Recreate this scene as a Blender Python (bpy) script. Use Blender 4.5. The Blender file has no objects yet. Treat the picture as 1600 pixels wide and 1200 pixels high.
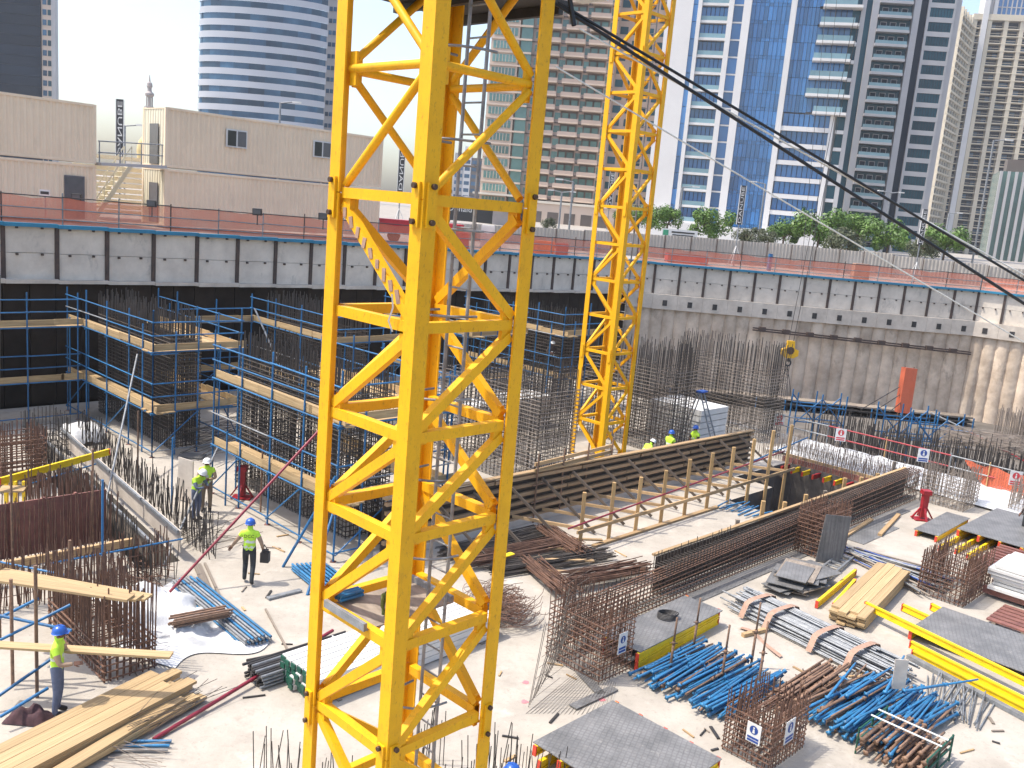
import bpy, math, random
from mathutils import Vector, Matrix
random.seed(11)
rnd = random.uniform
V = Vector
scene = bpy.context.scene

# ---------------------------------------------------------------- camera
PITCH, ROLL, CAMH, FPX = math.radians(10.8), math.radians(4.95), 10.2, 1436.0
FWD = V((0, math.cos(PITCH), -math.sin(PITCH)))
UP0 = V((0, math.sin(PITCH), math.cos(PITCH)))
RIGHT = V((1, 0, 0)) * math.cos(ROLL) + UP0 * math.sin(ROLL)
UPV = UP0 * math.cos(ROLL) - V((1, 0, 0)) * math.sin(ROLL)
CAM = V((0, 0, CAMH))
cd = bpy.data.cameras.new('camera')
cd.sensor_width = 36.0
cd.lens = 36.0 * FPX / 1600.0
cd.clip_start = 0.1
cd.clip_end = 4000.0
cam = bpy.data.objects.new('camera', cd)
scene.collection.objects.link(cam)
cam.matrix_world = Matrix(((RIGHT.x, UPV.x, -FWD.x, 0), (RIGHT.y, UPV.y, -FWD.y, 0), (RIGHT.z, UPV.z, -FWD.z, CAMH), (0, 0, 0, 1)))
scene.camera = cam

# ---------------------------------------------------------------- sky, sun, exposure
SUN_EL, SUN_DIR = math.radians(61.0), V((-0.995, -0.06, 0)).normalized()
world = bpy.data.worlds.new('World')
scene.world = world
world.use_nodes = True
nt = world.node_tree
sky = nt.nodes.new('ShaderNodeTexSky')
sky.sky_type = 'NISHITA'
sky.sun_disc = False
sky.sun_elevation = SUN_EL
sky.sun_rotation = math.atan2(SUN_DIR.x, SUN_DIR.y)
sky.air_density = 1.0
sky.dust_density = 2.9
sky.ozone_density = 1.0
bg = nt.nodes['Background']
bg.inputs['Strength'].default_value = 0.15
nt.links.new(sky.outputs[0], bg.inputs['Color'])
sun = bpy.data.lights.new('sun', 'SUN')
sun.energy = 2.4
sun.angle = math.radians(0.55)
sun.color = (1.0, 0.94, 0.84)
so = bpy.data.objects.new('sun', sun)
scene.collection.objects.link(so)
toward = V((SUN_DIR.x * math.cos(SUN_EL), SUN_DIR.y * math.cos(SUN_EL), math.sin(SUN_EL)))
so.rotation_euler = toward.to_track_quat('Z', 'Y').to_euler()
so.location = (-30, 0, 60)
vs = scene.view_settings
vs.view_transform = 'Standard'
vs.look = 'None'
vs.gamma = 1.0
vs.use_curve_mapping = False
vs.exposure = 1.18

# ---------------------------------------------------------------- pixel and grid helpers (site grid: a runs right-far, b runs left-far)
RA = V((0.6947, 0.7193, 0))
LB = V((-0.7193, 0.6947, 0))
def ray(x, y): return FWD + RIGHT * ((x - 800) / FPX) + UPV * ((600 - y) / FPX)
def G(x, y, z=0.0):
    d = ray(x, y)
    return CAM + d * ((z - CAMH) / d.z)
def D(x, y, dep): return CAM + ray(x, y) * dep
def W(a, b, z=0.0): return RA * a + LB * b + V((0, 0, z))
def ab(x, y, z=0.0):
    g = G(x, y, z)
    return g.dot(RA), g.dot(LB)
def proj(p):
    v = V(p) - CAM
    d = v.dot(FWD)
    return 800 + FPX * v.dot(RIGHT) / d, 600 - FPX * v.dot(UPV) / d
def zat(p, y):
    lo, hi = -20.0, 60.0
    for _ in range(40):
        m = (lo + hi) / 2
        q = V((p.x, p.y, m))
        if (q - CAM).dot(FWD) > 0.1 and proj(q)[1] > y: lo = m
        else: hi = m
    return lo

# ---------------------------------------------------------------- materials
MATS = {}
def mat(name, c1, c2=None, scale=3.0, rough=0.7, metal=0.0, bump=0.0, bscale=None, var=0.0, grain=False, detail=5.0, spec=0.5, lo=0.35, hi=0.65):
    m = bpy.data.materials.new(name)
    m.use_nodes = True
    n, l = m.node_tree.nodes, m.node_tree.links
    b = n['Principled BSDF']
    b.inputs['Roughness'].default_value = rough
    b.inputs['Metallic'].default_value = metal
    b.inputs['Specular IOR Level'].default_value = spec
    if c2 is None: c2 = tuple(v * 0.82 for v in c1)
    if grain:
        tc = n.new('ShaderNodeTexCoord')
        oi0 = n.new('ShaderNodeObjectInfo')
        mp = n.new('ShaderNodeMapping')
        mp.inputs['Scale'].default_value = (1.3, 5.0, 3.0)
        cmb = n.new('ShaderNodeMath'); cmb.operation = 'MULTIPLY'; cmb.inputs[1].default_value = 37.0
        l.new(oi0.outputs['Random'], cmb.inputs[0])
        l.new(tc.outputs['Object'], mp.inputs['Vector'])
        l.new(cmb.outputs[0], mp.inputs['Location'])
        vec = mp.outputs[0]
    else:
        ge = n.new('ShaderNodeNewGeometry')
        vec = ge.outputs['Position']
    no = n.new('ShaderNodeTexNoise')
    no.inputs['Scale'].default_value = scale
    no.inputs['Detail'].default_value = detail
    no.inputs['Roughness'].default_value = 0.65
    l.new(vec, no.inputs['Vector'])
    cr = n.new('ShaderNodeValToRGB')
    cr.color_ramp.elements[0].position = lo
    cr.color_ramp.elements[1].position = hi
    cr.color_ramp.elements[0].color = (*c2, 1)
    cr.color_ramp.elements[1].color = (*c1, 1)
    l.new(no.outputs['Fac'], cr.inputs['Fac'])
    out = cr.outputs['Color']
    if var > 0:
        oi = n.new('ShaderNodeObjectInfo')
        mr = n.new('ShaderNodeMapRange')
        mr.inputs['To Min'].default_value = 1 - var
        mr.inputs['To Max'].default_value = 1 + var * 0.6
        l.new(oi.outputs['Random'], mr.inputs['Value'])
        mx = n.new('ShaderNodeMix'); mx.data_type = 'RGBA'; mx.blend_type = 'MULTIPLY'
        mx.inputs['Factor'].default_value = 1.0
        l.new(out, mx.inputs['A'])
        l.new(mr.outputs[0], mx.inputs['B'])
        out = mx.outputs['Result']
    l.new(out, b.inputs['Base Color'])
    if bump > 0:
        nb = n.new('ShaderNodeTexNoise')
        nb.inputs['Scale'].default_value = bscale or scale * 4
        nb.inputs['Detail'].default_value = 6.0
        l.new(vec, nb.inputs['Vector'])
        bp = n.new('ShaderNodeBump')
        bp.inputs['Strength'].default_value = bump
        bp.inputs['Distance'].default_value = 0.05
        l.new(nb.outputs['Fac'], bp.inputs['Height'])
        l.new(bp.outputs[0], b.inputs['Normal'])
    MATS[name] = m
    return m

mat('concrete_slab', (0.415, 0.375, 0.32), (0.31, 0.277, 0.232), 0.7, 0.9, bump=0.25, bscale=9, lo=0.3, hi=0.62, detail=9)
mat('street', (0.34, 0.31, 0.27), (0.26, 0.23, 0.2), 0.4, 0.9, bump=0.2)
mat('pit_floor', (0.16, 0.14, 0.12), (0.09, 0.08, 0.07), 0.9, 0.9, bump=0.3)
mat('crane_yellow', (0.82, 0.42, 0.008), (0.72, 0.35, 0.008), 2.5, 0.5, spec=0.25, var=0.05, lo=0.2, hi=0.6)
mat('crane_bolt', (0.10, 0.06, 0.04), rough=0.5, metal=0.6)
mat('galvanised', (0.30, 0.31, 0.32), (0.18, 0.19, 0.20), 6, 0.5, 0.3, var=0.2)
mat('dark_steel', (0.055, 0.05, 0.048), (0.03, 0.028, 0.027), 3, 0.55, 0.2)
mat('blue_tube', (0.02, 0.15, 0.34), (0.016, 0.105, 0.24), 5, 0.45, var=0.25)
mat('blue_prop', (0.025, 0.19, 0.39), (0.035, 0.13, 0.26), 7, 0.42, var=0.2)
mat('rusty_prop', (0.27, 0.16, 0.10), (0.15, 0.09, 0.06), 9, 0.7, var=0.3)
mat('timber', (0.50, 0.34, 0.18), (0.33, 0.21, 0.10), 2.2, 0.75, var=0.25, grain=True)
mat('timber_dark', (0.13, 0.10, 0.075), (0.08, 0.06, 0.045), 2.2, 0.8, var=0.3, grain=True)
mat('timber_pale', (0.49, 0.35, 0.185), (0.33, 0.22, 0.105), 2.2, 0.75, var=0.18, grain=True)
mat('timber_grey', (0.30, 0.25, 0.20), (0.18, 0.145, 0.115), 2.2, 0.8, var=0.3, grain=True)
mat('timber_post', (0.50, 0.33, 0.15), (0.36, 0.22, 0.09), 2.0, 0.75, var=0.2, grain=True)
mat('form_ply', (0.055, 0.04, 0.03), (0.03, 0.022, 0.018), 2, 0.5)
mat('rebar', (0.20, 0.105, 0.065), (0.10, 0.055, 0.04), 5, 0.75, var=0.1)
mat('rebar_dark', (0.085, 0.07, 0.058), (0.04, 0.034, 0.03), 1.2, 0.7)
mat('rebar_grey', (0.33, 0.275, 0.225), (0.17, 0.135, 0.11), 1.5, 0.65)
mat('rebar_mid', (0.25, 0.21, 0.175), (0.12, 0.098, 0.08), 1.2, 0.7)
mat('rebar_tie', (0.11, 0.09, 0.075), (0.05, 0.042, 0.035), 1.2, 0.7)
mat('phenolic_ply', (0.20, 0.195, 0.19), (0.12, 0.118, 0.115), 1.6, 0.5, var=0.12, bump=0.1, bscale=14)
mat('h_beam_yellow', (0.88, 0.62, 0.01), (0.76, 0.50, 0.01), 4, 0.5, var=0.1)
mat('red_cap', (0.62, 0.06, 0.03), rough=0.5)
mat('red_steel', (0.36, 0.02, 0.03), (0.25, 0.015, 0.02), 4, 0.45)
mat('red_tube', (0.22, 0.018, 0.035), (0.20, 0.015, 0.03), 3, 0.45)
mat('rust_steel', (0.24, 0.10, 0.075), (0.15, 0.06, 0.05), 4, 0.65, var=0.2)
mat('panel_concrete', (0.70, 0.625, 0.53), (0.55, 0.485, 0.41), 0.9, 0.9, bump=0.35, bscale=5, var=0.07, detail=9)
mat('ledge_concrete', (0.60, 0.53, 0.45), (0.46, 0.40, 0.335), 1.2, 0.9, bump=0.3)
mat('pile_concrete', (0.68, 0.555, 0.43), (0.43, 0.335, 0.25), 0.75, 0.95, bump=0.9, bscale=2.2, var=0.14, detail=10)
mat('king_post', (0.085, 0.055, 0.042), (0.05, 0.035, 0.03), 3, 0.7)
mat('blue_waler', (0.02, 0.22, 0.36), (0.02, 0.16, 0.27), 2, 0.5)
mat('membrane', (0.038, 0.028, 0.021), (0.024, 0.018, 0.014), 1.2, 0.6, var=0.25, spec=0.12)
mat('container_cream', (0.82, 0.66, 0.475), (0.75, 0.60, 0.43), 0.6, 0.55, var=0.03)
mat('container_light', (0.74, 0.68, 0.52), (0.66, 0.60, 0.45), 0.8, 0.55)
mat('door_grey', (0.135, 0.13, 0.14), rough=0.6)
mat('window_dark', (0.02, 0.022, 0.025), rough=0.12)
mat('window_grey', (0.11, 0.11, 0.115), rough=0.2)
mat('white_paint', (0.66, 0.65, 0.62), (0.58, 0.57, 0.545), 1, 0.55)
mat('white_sheet', (0.62, 0.62, 0.61), (0.50, 0.50, 0.50), 2, 0.5, bump=0.3, bscale=8)
mat('insulation', (0.62, 0.61, 0.59), (0.5, 0.49, 0.47), 1.4, 0.8, var=0.05)
mat('hoarding', (0.42, 0.385, 0.34), (0.35, 0.32, 0.28), 0.5, 0.6, var=0.08)
mat('banner_black', (0.04, 0.04, 0.042), rough=0.6)
mat('sign_blue', (0.02, 0.06, 0.25), rough=0.5)
mat('sign_red', (0.55, 0.05, 0.06), rough=0.5)
mat('sign_green', (0.05, 0.3, 0.16), rough=0.5)
mat('hoop_green', (0.015, 0.10, 0.06), (0.01, 0.06, 0.04), 4, 0.5)
mat('strap', (0.40, 0.25, 0.18), (0.30, 0.185, 0.13), 8, 0.8)
mat('rubber', (0.012, 0.012, 0.013), rough=0.5)
mat('rope_white', (0.7, 0.68, 0.62), rough=0.8)
mat('hook_yellow', (0.75, 0.42, 0.01), rough=0.45)
mat('skin', (0.16, 0.075, 0.045), rough=0.55)
mat('hivis', (0.50, 0.78, 0.05), (0.42, 0.68, 0.04), 9, 0.7)
mat('reflective', (0.62, 0.64, 0.60), rough=0.35)
mat('shirt_tan', (0.34, 0.24, 0.16), (0.27, 0.18, 0.12), 9, 0.85)
mat('shirt_grey', (0.12, 0.15, 0.20), (0.09, 0.11, 0.15), 9, 0.85)
mat('shirt_dark', (0.05, 0.035, 0.03), rough=0.85)
mat('trousers_dark', (0.035, 0.04, 0.045), (0.025, 0.028, 0.03), 9, 0.85)
mat('trousers_blue', (0.11, 0.135, 0.21), (0.08, 0.10, 0.16), 9, 0.85)
mat('trousers_tan', (0.20, 0.155, 0.11), (0.15, 0.115, 0.08), 9, 0.85)
mat('boots', (0.03, 0.022, 0.018), rough=0.7)
mat('helmet_blue', (0.02, 0.10, 0.42), rough=0.3)
mat('helmet_white', (0.80, 0.80, 0.78), rough=0.3)
mat('bark', (0.13, 0.09, 0.06), (0.08, 0.055, 0.04), 6, 0.9, bump=0.5)
mat('leaf_bright', (0.115, 0.21, 0.028), (0.055, 0.115, 0.016), 0.9, 0.55, detail=3)
mat('leaf_dull', (0.085, 0.10, 0.045), (0.05, 0.06, 0.026), 0.9, 0.6, detail=3)
mat('tower_white', (0.66, 0.64, 0.62), (0.60, 0.58, 0.56), 0.1, 0.5)
mat('tower_grey', (0.42, 0.41, 0.41), (0.37, 0.36, 0.36), 0.1, 0.5)
mat('tower_tan', (0.58, 0.46, 0.37), (0.51, 0.40, 0.32), 0.12, 0.8)
mat('tower_pink', (0.44, 0.34, 0.285), (0.385, 0.295, 0.245), 0.12, 0.8)
mat('tower_sand', (0.60, 0.53, 0.41), (0.52, 0.455, 0.345), 0.1, 0.8)
mat('tower_brown', (0.13, 0.105, 0.09), (0.10, 0.08, 0.065), 0.1, 0.8)  # brown; its dark tone also paints in shade in balcony recesses
mat('glass_blue', (0.022, 0.11, 0.29), (0.04, 0.16, 0.38), 0.035, 0.07, 0.0, var=0.4, spec=0.9)
mat('glass_teal', (0.010, 0.045, 0.065), (0.02, 0.085, 0.115), 0.05, 0.15, 0.0, var=0.35, spec=0.25)
mat('glass_steel', (0.018, 0.055, 0.11), (0.05, 0.13, 0.22), 0.08, 0.15, 0.0, var=0.5, spec=0.3)
mat('glass_green', (0.12, 0.24, 0.22), (0.08, 0.17, 0.16), 0.2, 0.12, 0.0, var=0.35, spec=0.6)
mat('glass_black', (0.006, 0.013, 0.027), (0.012, 0.023, 0.04), 0.06, 0.3, 0.0, var=0.3, spec=0.12)
mat('glass_rail', (0.20, 0.32, 0.36), (0.16, 0.27, 0.31), 0.3, 0.12, var=0.2)
mat('shop_black', (0.02, 0.02, 0.022), rough=0.4)
mat('stone_cream', (0.66, 0.60, 0.50), (0.58, 0.52, 0.43), 0.4, 0.8)
mat('stone_grey', (0.42, 0.37, 0.35), (0.36, 0.31, 0.29), 0.5, 0.8)
mat('gold_dome', (0.60, 0.46, 0.20), rough=0.5)
mat('pink_paint', (0.62, 0.20, 0.22), rough=0.8)
mat('orange_plastic', (0.72, 0.17, 0.04), (0.62, 0.13, 0.03), 2, 0.6)
mat('red_plastic', (0.50, 0.03, 0.04), rough=0.5)
mat('cloth_maroon', (0.075, 0.035, 0.04), (0.04, 0.02, 0.025), 9, 0.9)
mat('cloth_green', (0.16, 0.2, 0.05), rough=0.9)

def net(name, col, alpha, pitch):
    m = bpy.data.materials.new(name)
    m.use_nodes = True
    n, l = m.node_tree.nodes, m.node_tree.links
    b = n['Principled BSDF']
    b.inputs['Base Color'].default_value = (*col, 1)
    b.inputs['Roughness'].default_value = 0.7
    ge = n.new('ShaderNodeNewGeometry')
    no = n.new('ShaderNodeTexNoise')
    no.inputs['Scale'].default_value = 0.9
    no.inputs['Detail'].default_value = 6
    l.new(ge.outputs['Position'], no.inputs['Vector'])
    wz = n.new('ShaderNodeTexWave'); wz.bands_direction = 'Z'; wz.inputs['Scale'].default_value = pitch
    wx = n.new('ShaderNodeTexWave'); wx.bands_direction = 'X'; wx.inputs['Scale'].default_value = pitch
    for w in (wz, wx): l.new(ge.outputs['Position'], w.inputs['Vector'])
    mxm = n.new('ShaderNodeMath'); mxm.operation = 'MAXIMUM'
    l.new(wz.outputs['Fac'], mxm.inputs[0]); l.new(wx.outputs['Fac'], mxm.inputs[1])
    mr = n.new('ShaderNodeMapRange')
    mr.inputs['From Min'].default_value = 0.3
    mr.inputs['From Max'].default_value = 1.0
    mr.inputs['To Min'].default_value = alpha - 0.25
    mr.inputs['To Max'].default_value = alpha + 0.2
    l.new(mxm.outputs[0], mr.inputs['Value'])
    ad = n.new('ShaderNodeMath'); ad.operation = 'MULTIPLY_ADD'
    l.new(no.outputs['Fac'], ad.inputs[0]); ad.inputs[1].default_value = 0.5
    sb = n.new('ShaderNodeMath'); sb.operation = 'SUBTRACT'; sb.inputs[1].default_value = 0.25
    l.new(mr.outputs[0], sb.inputs[0]); l.new(sb.outputs[0], ad.inputs[2]); ad.use_clamp = True
    l.new(ad.outputs[0], b.inputs['Alpha'])
    MATS[name] = m
net('orange_net', (0.74, 0.20, 0.11), 0.62, 9.0)
mat('band_grey', (0.46, 0.48, 0.52), (0.42, 0.44, 0.48), 0.1, 0.5)
mat('timber_shaded', (0.42, 0.275, 0.155), (0.27, 0.17, 0.09), 2.2, 0.8, var=0.25, grain=True)  # timber darkened to paint in the shade on the waler faces
net('red_net', (0.50, 0.11, 0.05), 0.8, 5.0)

# crane paint: chips and grime streaks on the yellow
def grime(mname, col, amount, scale):
    m = MATS[mname]
    n, l = m.node_tree.nodes, m.node_tree.links
    b = n['Principled BSDF']
    src = b.inputs['Base Color'].links[0].from_socket
    ge = n.new('ShaderNodeNewGeometry')
    mp = n.new('ShaderNodeMapping'); mp.inputs['Scale'].default_value = (scale, scale, scale * 0.45)
    no = n.new('ShaderNodeTexNoise'); no.inputs['Scale'].default_value = 1.0; no.inputs['Detail'].default_value = 10; no.inputs['Roughness'].default_value = 0.75
    l.new(ge.outputs['Position'], mp.inputs['Vector']); l.new(mp.outputs[0], no.inputs['Vector'])
    mr = n.new('ShaderNodeMapRange')
    mr.inputs['From Min'].default_value = 0.56; mr.inputs['From Max'].default_value = 0.72
    mr.inputs['To Max'].default_value = amount
    l.new(no.outputs['Fac'], mr.inputs['Value'])
    mx = n.new('ShaderNodeMix'); mx.data_type = 'RGBA'
    l.new(mr.outputs[0], mx.inputs['Factor']); l.new(src, mx.inputs['A'])
    mx.inputs['B'].default_value = (*col, 1)
    l.new(mx.outputs['Result'], b.inputs['Base Color'])
grime('crane_yellow', (0.36, 0.18, 0.03), 0.4, 6.0)
grime('concrete_slab', (0.24, 0.205, 0.17), 0.6, 1.6)
grime('concrete_slab', (0.20, 0.17, 0.14), 0.5, 0.42)
grime('concrete_slab', (0.16, 0.13, 0.105), 0.55, 9.0)
grime('concrete_slab', (0.56, 0.52, 0.46), 0.6, 0.9)
grime('crane_yellow', (0.16, 0.075, 0.03), 0.75, 26.0)
grime('timber', (0.22, 0.15, 0.09), 0.5, 5.0)
grime('container_cream', (0.46, 0.37, 0.27), 0.45, 1.3)
grime('rust_steel', (0.10, 0.05, 0.04), 0.6, 4.0)
grime('panel_concrete', (0.22, 0.20, 0.18), 0.75, 1.0)
grime('pile_concrete', (0.17, 0.135, 0.105), 0.85, 0.8)
grime('h_beam_yellow', (0.35, 0.24, 0.05), 0.6, 9.0)
grime('phenolic_ply', (0.34, 0.32, 0.29), 0.6, 5.0)
grime('timber_pale', (0.30, 0.21, 0.13), 0.35, 7.0)
grime('blue_prop', (0.22, 0.20, 0.18), 0.55, 11.0)
grime('blue_tube', (0.30, 0.27, 0.23), 0.45, 11.0)

# embossed lattice print on the film-faced ply
def lattice(mname, col, pitch):
    m = MATS[mname]
    n, l = m.node_tree.nodes, m.node_tree.links
    b = n['Principled BSDF']
    src = b.inputs['Base Color'].links[0].from_socket
    ge = n.new('ShaderNodeNewGeometry')
    no = n.new('ShaderNodeTexNoise'); no.inputs['Scale'].default_value = 2.2; no.inputs['Detail'].default_value = 8
    l.new(ge.outputs['Position'], no.inputs['Vector'])
    mxm = n.new('ShaderNodeMath'); mxm.operation = 'MAXIMUM'
    for k, ang in enumerate((0.35, 1.95)):
        mp = n.new('ShaderNodeMapping'); mp.inputs['Rotation'].default_value = (0, 0, ang)
        w = n.new('ShaderNodeTexWave'); w.inputs['Scale'].default_value = pitch; w.inputs['Distortion'].default_value = 1.5; w.inputs['Detail'].default_value = 3; w.inputs['Detail Scale'].default_value = 3
        l.new(ge.outputs['Position'], mp.inputs['Vector']); l.new(mp.outputs[0], w.inputs['Vector']); l.new(w.outputs['Fac'], mxm.inputs[k])
    mr = n.new('ShaderNodeMapRange'); mr.inputs['From Min'].default_value = 0.72; mr.inputs['From Max'].default_value = 1.0; mr.inputs['To Max'].default_value = 0.75
    l.new(mxm.outputs[0], mr.inputs['Value'])
    mu = n.new('ShaderNodeMath'); mu.operation = 'MULTIPLY'
    l.new(mr.outputs[0], mu.inputs[0]); l.new(no.outputs['Fac'], mu.inputs[1])
    mx = n.new('ShaderNodeMix'); mx.data_type = 'RGBA'
    l.new(mu.outputs[0], mx.inputs['Factor']); l.new(src, mx.inputs['A']); mx.inputs['B'].default_value = (*col, 1)
    l.new(mx.outputs['Result'], b.inputs['Base Color'])
lattice('phenolic_ply', (0.055, 0.053, 0.05), 3.2)

# ---------------------------------------------------------------- mesh and object helpers
COL = scene.collection
def wm(o):
    m = o.matrix_basis.copy()
    if o.parent: m = wm(o.parent) @ o.matrix_parent_inverse @ m
    return m
def link(name, data, M=None, par=None):
    o = bpy.data.objects.new(name, data)
    COL.objects.link(o)
    if M is not None: o.matrix_basis = M
    if par is not None:
        o.parent = par
        o.matrix_parent_inverse = wm(par).inverted()
    return o
def tag(o, label=None, cat=None, group=None, kind=None):
    if label: o['label'] = label
    if cat: o['category'] = cat
    if group: o['group'] = group
    if kind: o['kind'] = kind
    return o
def thing(name, label, cat, loc, group=None):
    o = link(name, None, Matrix.Translation(V(loc)))
    o.empty_display_size = 0.3
    return tag(o, label, cat, group)

class MB:
    def __init__(s): s.v = []; s.f = []; s.m = []
    def add(s, vs, fs, mi=0):
        o = len(s.v)
        s.v += [tuple(v) for v in vs]
        s.f += [tuple(i + o for i in f) for f in fs]
        s.m += [mi] * len(fs)
    def box(s, c, x, y, z, mi=0):
        c, x, y, z = V(c), V(x) / 2, V(y) / 2, V(z) / 2
        vs = [c + sx * x + sy * y + sz * z for sz in (-1, 1) for sy in (-1, 1) for sx in (-1, 1)]
        s.add(vs, [(0, 2, 3, 1), (4, 5, 7, 6), (0, 1, 5, 4), (2, 6, 7, 3), (0, 4, 6, 2), (1, 3, 7, 5)], mi)
    def abox(s, x0, x1, y0, y1, z0, z1, mi=0):
        s.box(((x0 + x1) / 2, (y0 + y1) / 2, (z0 + z1) / 2), (x1 - x0, 0, 0), (0, y1 - y0, 0), (0, 0, z1 - z0), mi)
    def beam(s, p, q, w, h, mi=0):
        p, q = V(p), V(q)
        x = q - p
        if x.length < 1e-6: return
        up = V((0, 0, 1)) if abs(x.normalized().z) < 0.98 else V((1, 0, 0))
        y = up.cross(x).normalized()
        z = x.cross(y).normalized()
        s.box((p + q) / 2, x, y * w, z * h, mi)
    def bar(s, p, q, r, n=4, mi=0, r2=None, caps=False):
        p, q = V(p), V(q)
        d = q - p
        if d.length < 1e-6: return
        d.normalize()
        a = d.orthogonal().normalized()
        b = d.cross(a)
        r2 = r if r2 is None else r2
        vs = []
        for (c, rr) in ((p, r), (q, r2)):
            for i in range(n):
                t = 2 * math.pi * i / n
                vs.append(c + (a * math.cos(t) + b * math.sin(t)) * rr)
        fs = [(i, (i + 1) % n, n + (i + 1) % n, n + i) for i in range(n)]
        if caps: fs += [tuple(range(n - 1, -1, -1)), tuple(range(n, 2 * n))]
        s.add(vs, fs, mi)
    def path(s, pts, r, n=6, mi=0):
        pts = [V(p) for p in pts]
        rings = []
        ref = None
        for i, p in enumerate(pts):
            d = (pts[min(i + 1, len(pts) - 1)] - pts[max(i - 1, 0)]).normalized()
            a = d.orthogonal().normalized() if ref is None else (ref - d * ref.dot(d)).normalized()
            ref = a
            b = d.cross(a)
            rings.append([p + (a * math.cos(2 * math.pi * k / n) + b * math.sin(2 * math.pi * k / n)) * r for k in range(n)])
        vs = [v for rg in rings for v in rg]
        fs = []
        for i in range(len(pts) - 1):
            for k in range(n):
                fs.append((i * n + k, i * n + (k + 1) % n, (i + 1) * n + (k + 1) % n, (i + 1) * n + k))
        s.add(vs, fs, mi)
    def lathe(s, prof, n=12, c=(0, 0, 0), mi=0):
        c = V(c)
        vs = [c + V((r * math.cos(2 * math.pi * k / n), r * math.sin(2 * math.pi * k / n), z)) for (r, z) in prof for k in range(n)]
        fs = [(i * n + k, i * n + (k + 1) % n, (i + 1) * n + (k + 1) % n, (i + 1) * n + k) for i in range(len(prof) - 1) for k in range(n)]
        s.add(vs, fs, mi)
    def mesh(s, name, mats, smooth=False):
        me = bpy.data.meshes.new(name)
        me.from_pydata(s.v, [], s.f)
        for m in (mats if isinstance(mats, (list, tuple)) else [mats]): me.materials.append(MATS[m])
        if len(set(s.m)) > 1: me.polygons.foreach_set('material_index', s.m)
        if smooth: me.polygons.foreach_set('use_smooth', [True] * len(s.f))
        me.update()
        return me
    def obj(s, name, mats, par=None, smooth=False, kind=None, local=None):
        me = s.mesh(name, mats, smooth)
        o = link(name, me, local, par)
        if kind: o['kind'] = kind
        return o

UNIT = {}
def unit(kind, m):
    if (kind, m) not in UNIT:
        b = MB()
        if kind == 'box': b.abox(-.5, .5, -.5, .5, -.5, .5)
        elif kind == 'tube': b.bar((0, 0, 0), (0, 0, 1), 1, 8, caps=True)
        elif kind == 'hbeam':   # H20 formwork girder, unit length along x, 0.2 high, 0.08 wide
            b.abox(-.5, .5, -.04, .04, .06, .10); b.abox(-.5, .5, -.04, .04, -.10, -.06); b.abox(-.5, .5, -.014, .014, -.06, .06)
        elif kind == 'prop':    # telescopic shoring prop, unit length along x
            b.bar((-.5, 0, 0), (.08, 0, 0), .032, 8, caps=True); b.bar((.08, 0, 0), (.5, 0, 0), .024, 8, caps=True)
            b.bar((.03, 0, 0), (.085, 0, 0), .04, 8, caps=True); b.bar((-.36, 0, 0), (-.352, 0, 0), .038, 8, caps=True)
            b.abox(-.503, -.499, -.05, .05, -.05, .05)
            b.bar((.055, -.09, 0), (.055, .09, 0), .009, 5)
        me = b.mesh(kind + '_' + m, m)
        if kind in ('tube', 'prop'):
            me.polygons.foreach_set('use_smooth', [len(p.vertices) == 4 for p in me.polygons])
        UNIT[(kind, m)] = me
    return UNIT[(kind, m)]
def axes(p, q, roll=0.0):
    x = (q - p)
    ln = x.length
    x = x / ln
    up = V((0, 0, 1)) if abs(x.z) < 0.98 else V((0, 1, 0))
    y = up.cross(x).normalized()
    z = x.cross(y)
    if roll:
        c, s_ = math.cos(roll), math.sin(roll)
        y, z = y * c + z * s_, z * c - y * s_
    return x, y, z, ln
def frame(c, x, y, z): return Matrix(((x.x, y.x, z.x, c.x), (x.y, y.y, z.y, c.y), (x.z, y.z, z.z, c.z), (0, 0, 0, 1)))
def tube(name, p, q, r, m, par=None):
    p, q = V(p), V(q)
    x, y, z, ln = axes(p, q)
    return link(name, unit('tube', m), frame(p, y * r, z * r, x * ln), par)
def board(name, p, q, w, h, m, par=None, roll=0.0):
    p, q = V(p), V(q)
    x, y, z, ln = axes(p, q, roll)
    return link(name, unit('box', m), frame((p + q) / 2, x * ln, y * w, z * h), par)
def hbeam(name, p, q, m, par=None, roll=0.0):
    p, q = V(p), V(q)
    x, y, z, ln = axes(p, q, roll)
    o = link(name, unit('hbeam', m), frame((p + q) / 2, x * ln, y, z), par)
    for e, s_ in ((p, -1), (q, 1)):
        link('end_cap', unit('box', 'red_cap'), frame(e + x * s_ * 0.012, x * 0.03, y * 0.086, z * 0.206), o)
    return o
def prop(name, p, q, m, par=None, roll=0.0):
    p, q = V(p), V(q)
    x, y, z, ln = axes(p, q, roll)
    return link(name, unit('prop', m), frame((p + q) / 2, x * ln, y, z), par)
def bx(name, c, x, y, z, m, par=None):
    return link(name, unit('box', m), frame(V(c), V(x), V(y), V(z)), par)
def text_mesh(body, size, m, extrude=0.004):
    cu = bpy.data.curves.new('lettering', 'FONT')
    cu.body = body; cu.size = size; cu.extrude = extrude; cu.align_x = 'CENTER'; cu.align_y = 'CENTER'
    cu.resolution_u = 2
    o = bpy.data.objects.new('lettering', cu)
    COL.objects.link(o)
    dg = bpy.context.evaluated_depsgraph_get()
    me = bpy.data.meshes.new_from_object(o.evaluated_get(dg))
    bpy.data.objects.remove(o)
    me.materials.clear(); me.materials.append(MATS[m])
    return me
def grid_sheet(me_pts, nx, ny, thick=0.0):
    b = MB()
    b.add(me_pts, [(j * nx + i, j * nx + i + 1, (j + 1) * nx + i + 1, (j + 1) * nx + i) for j in range(ny - 1) for i in range(nx - 1)])
    return b

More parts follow.
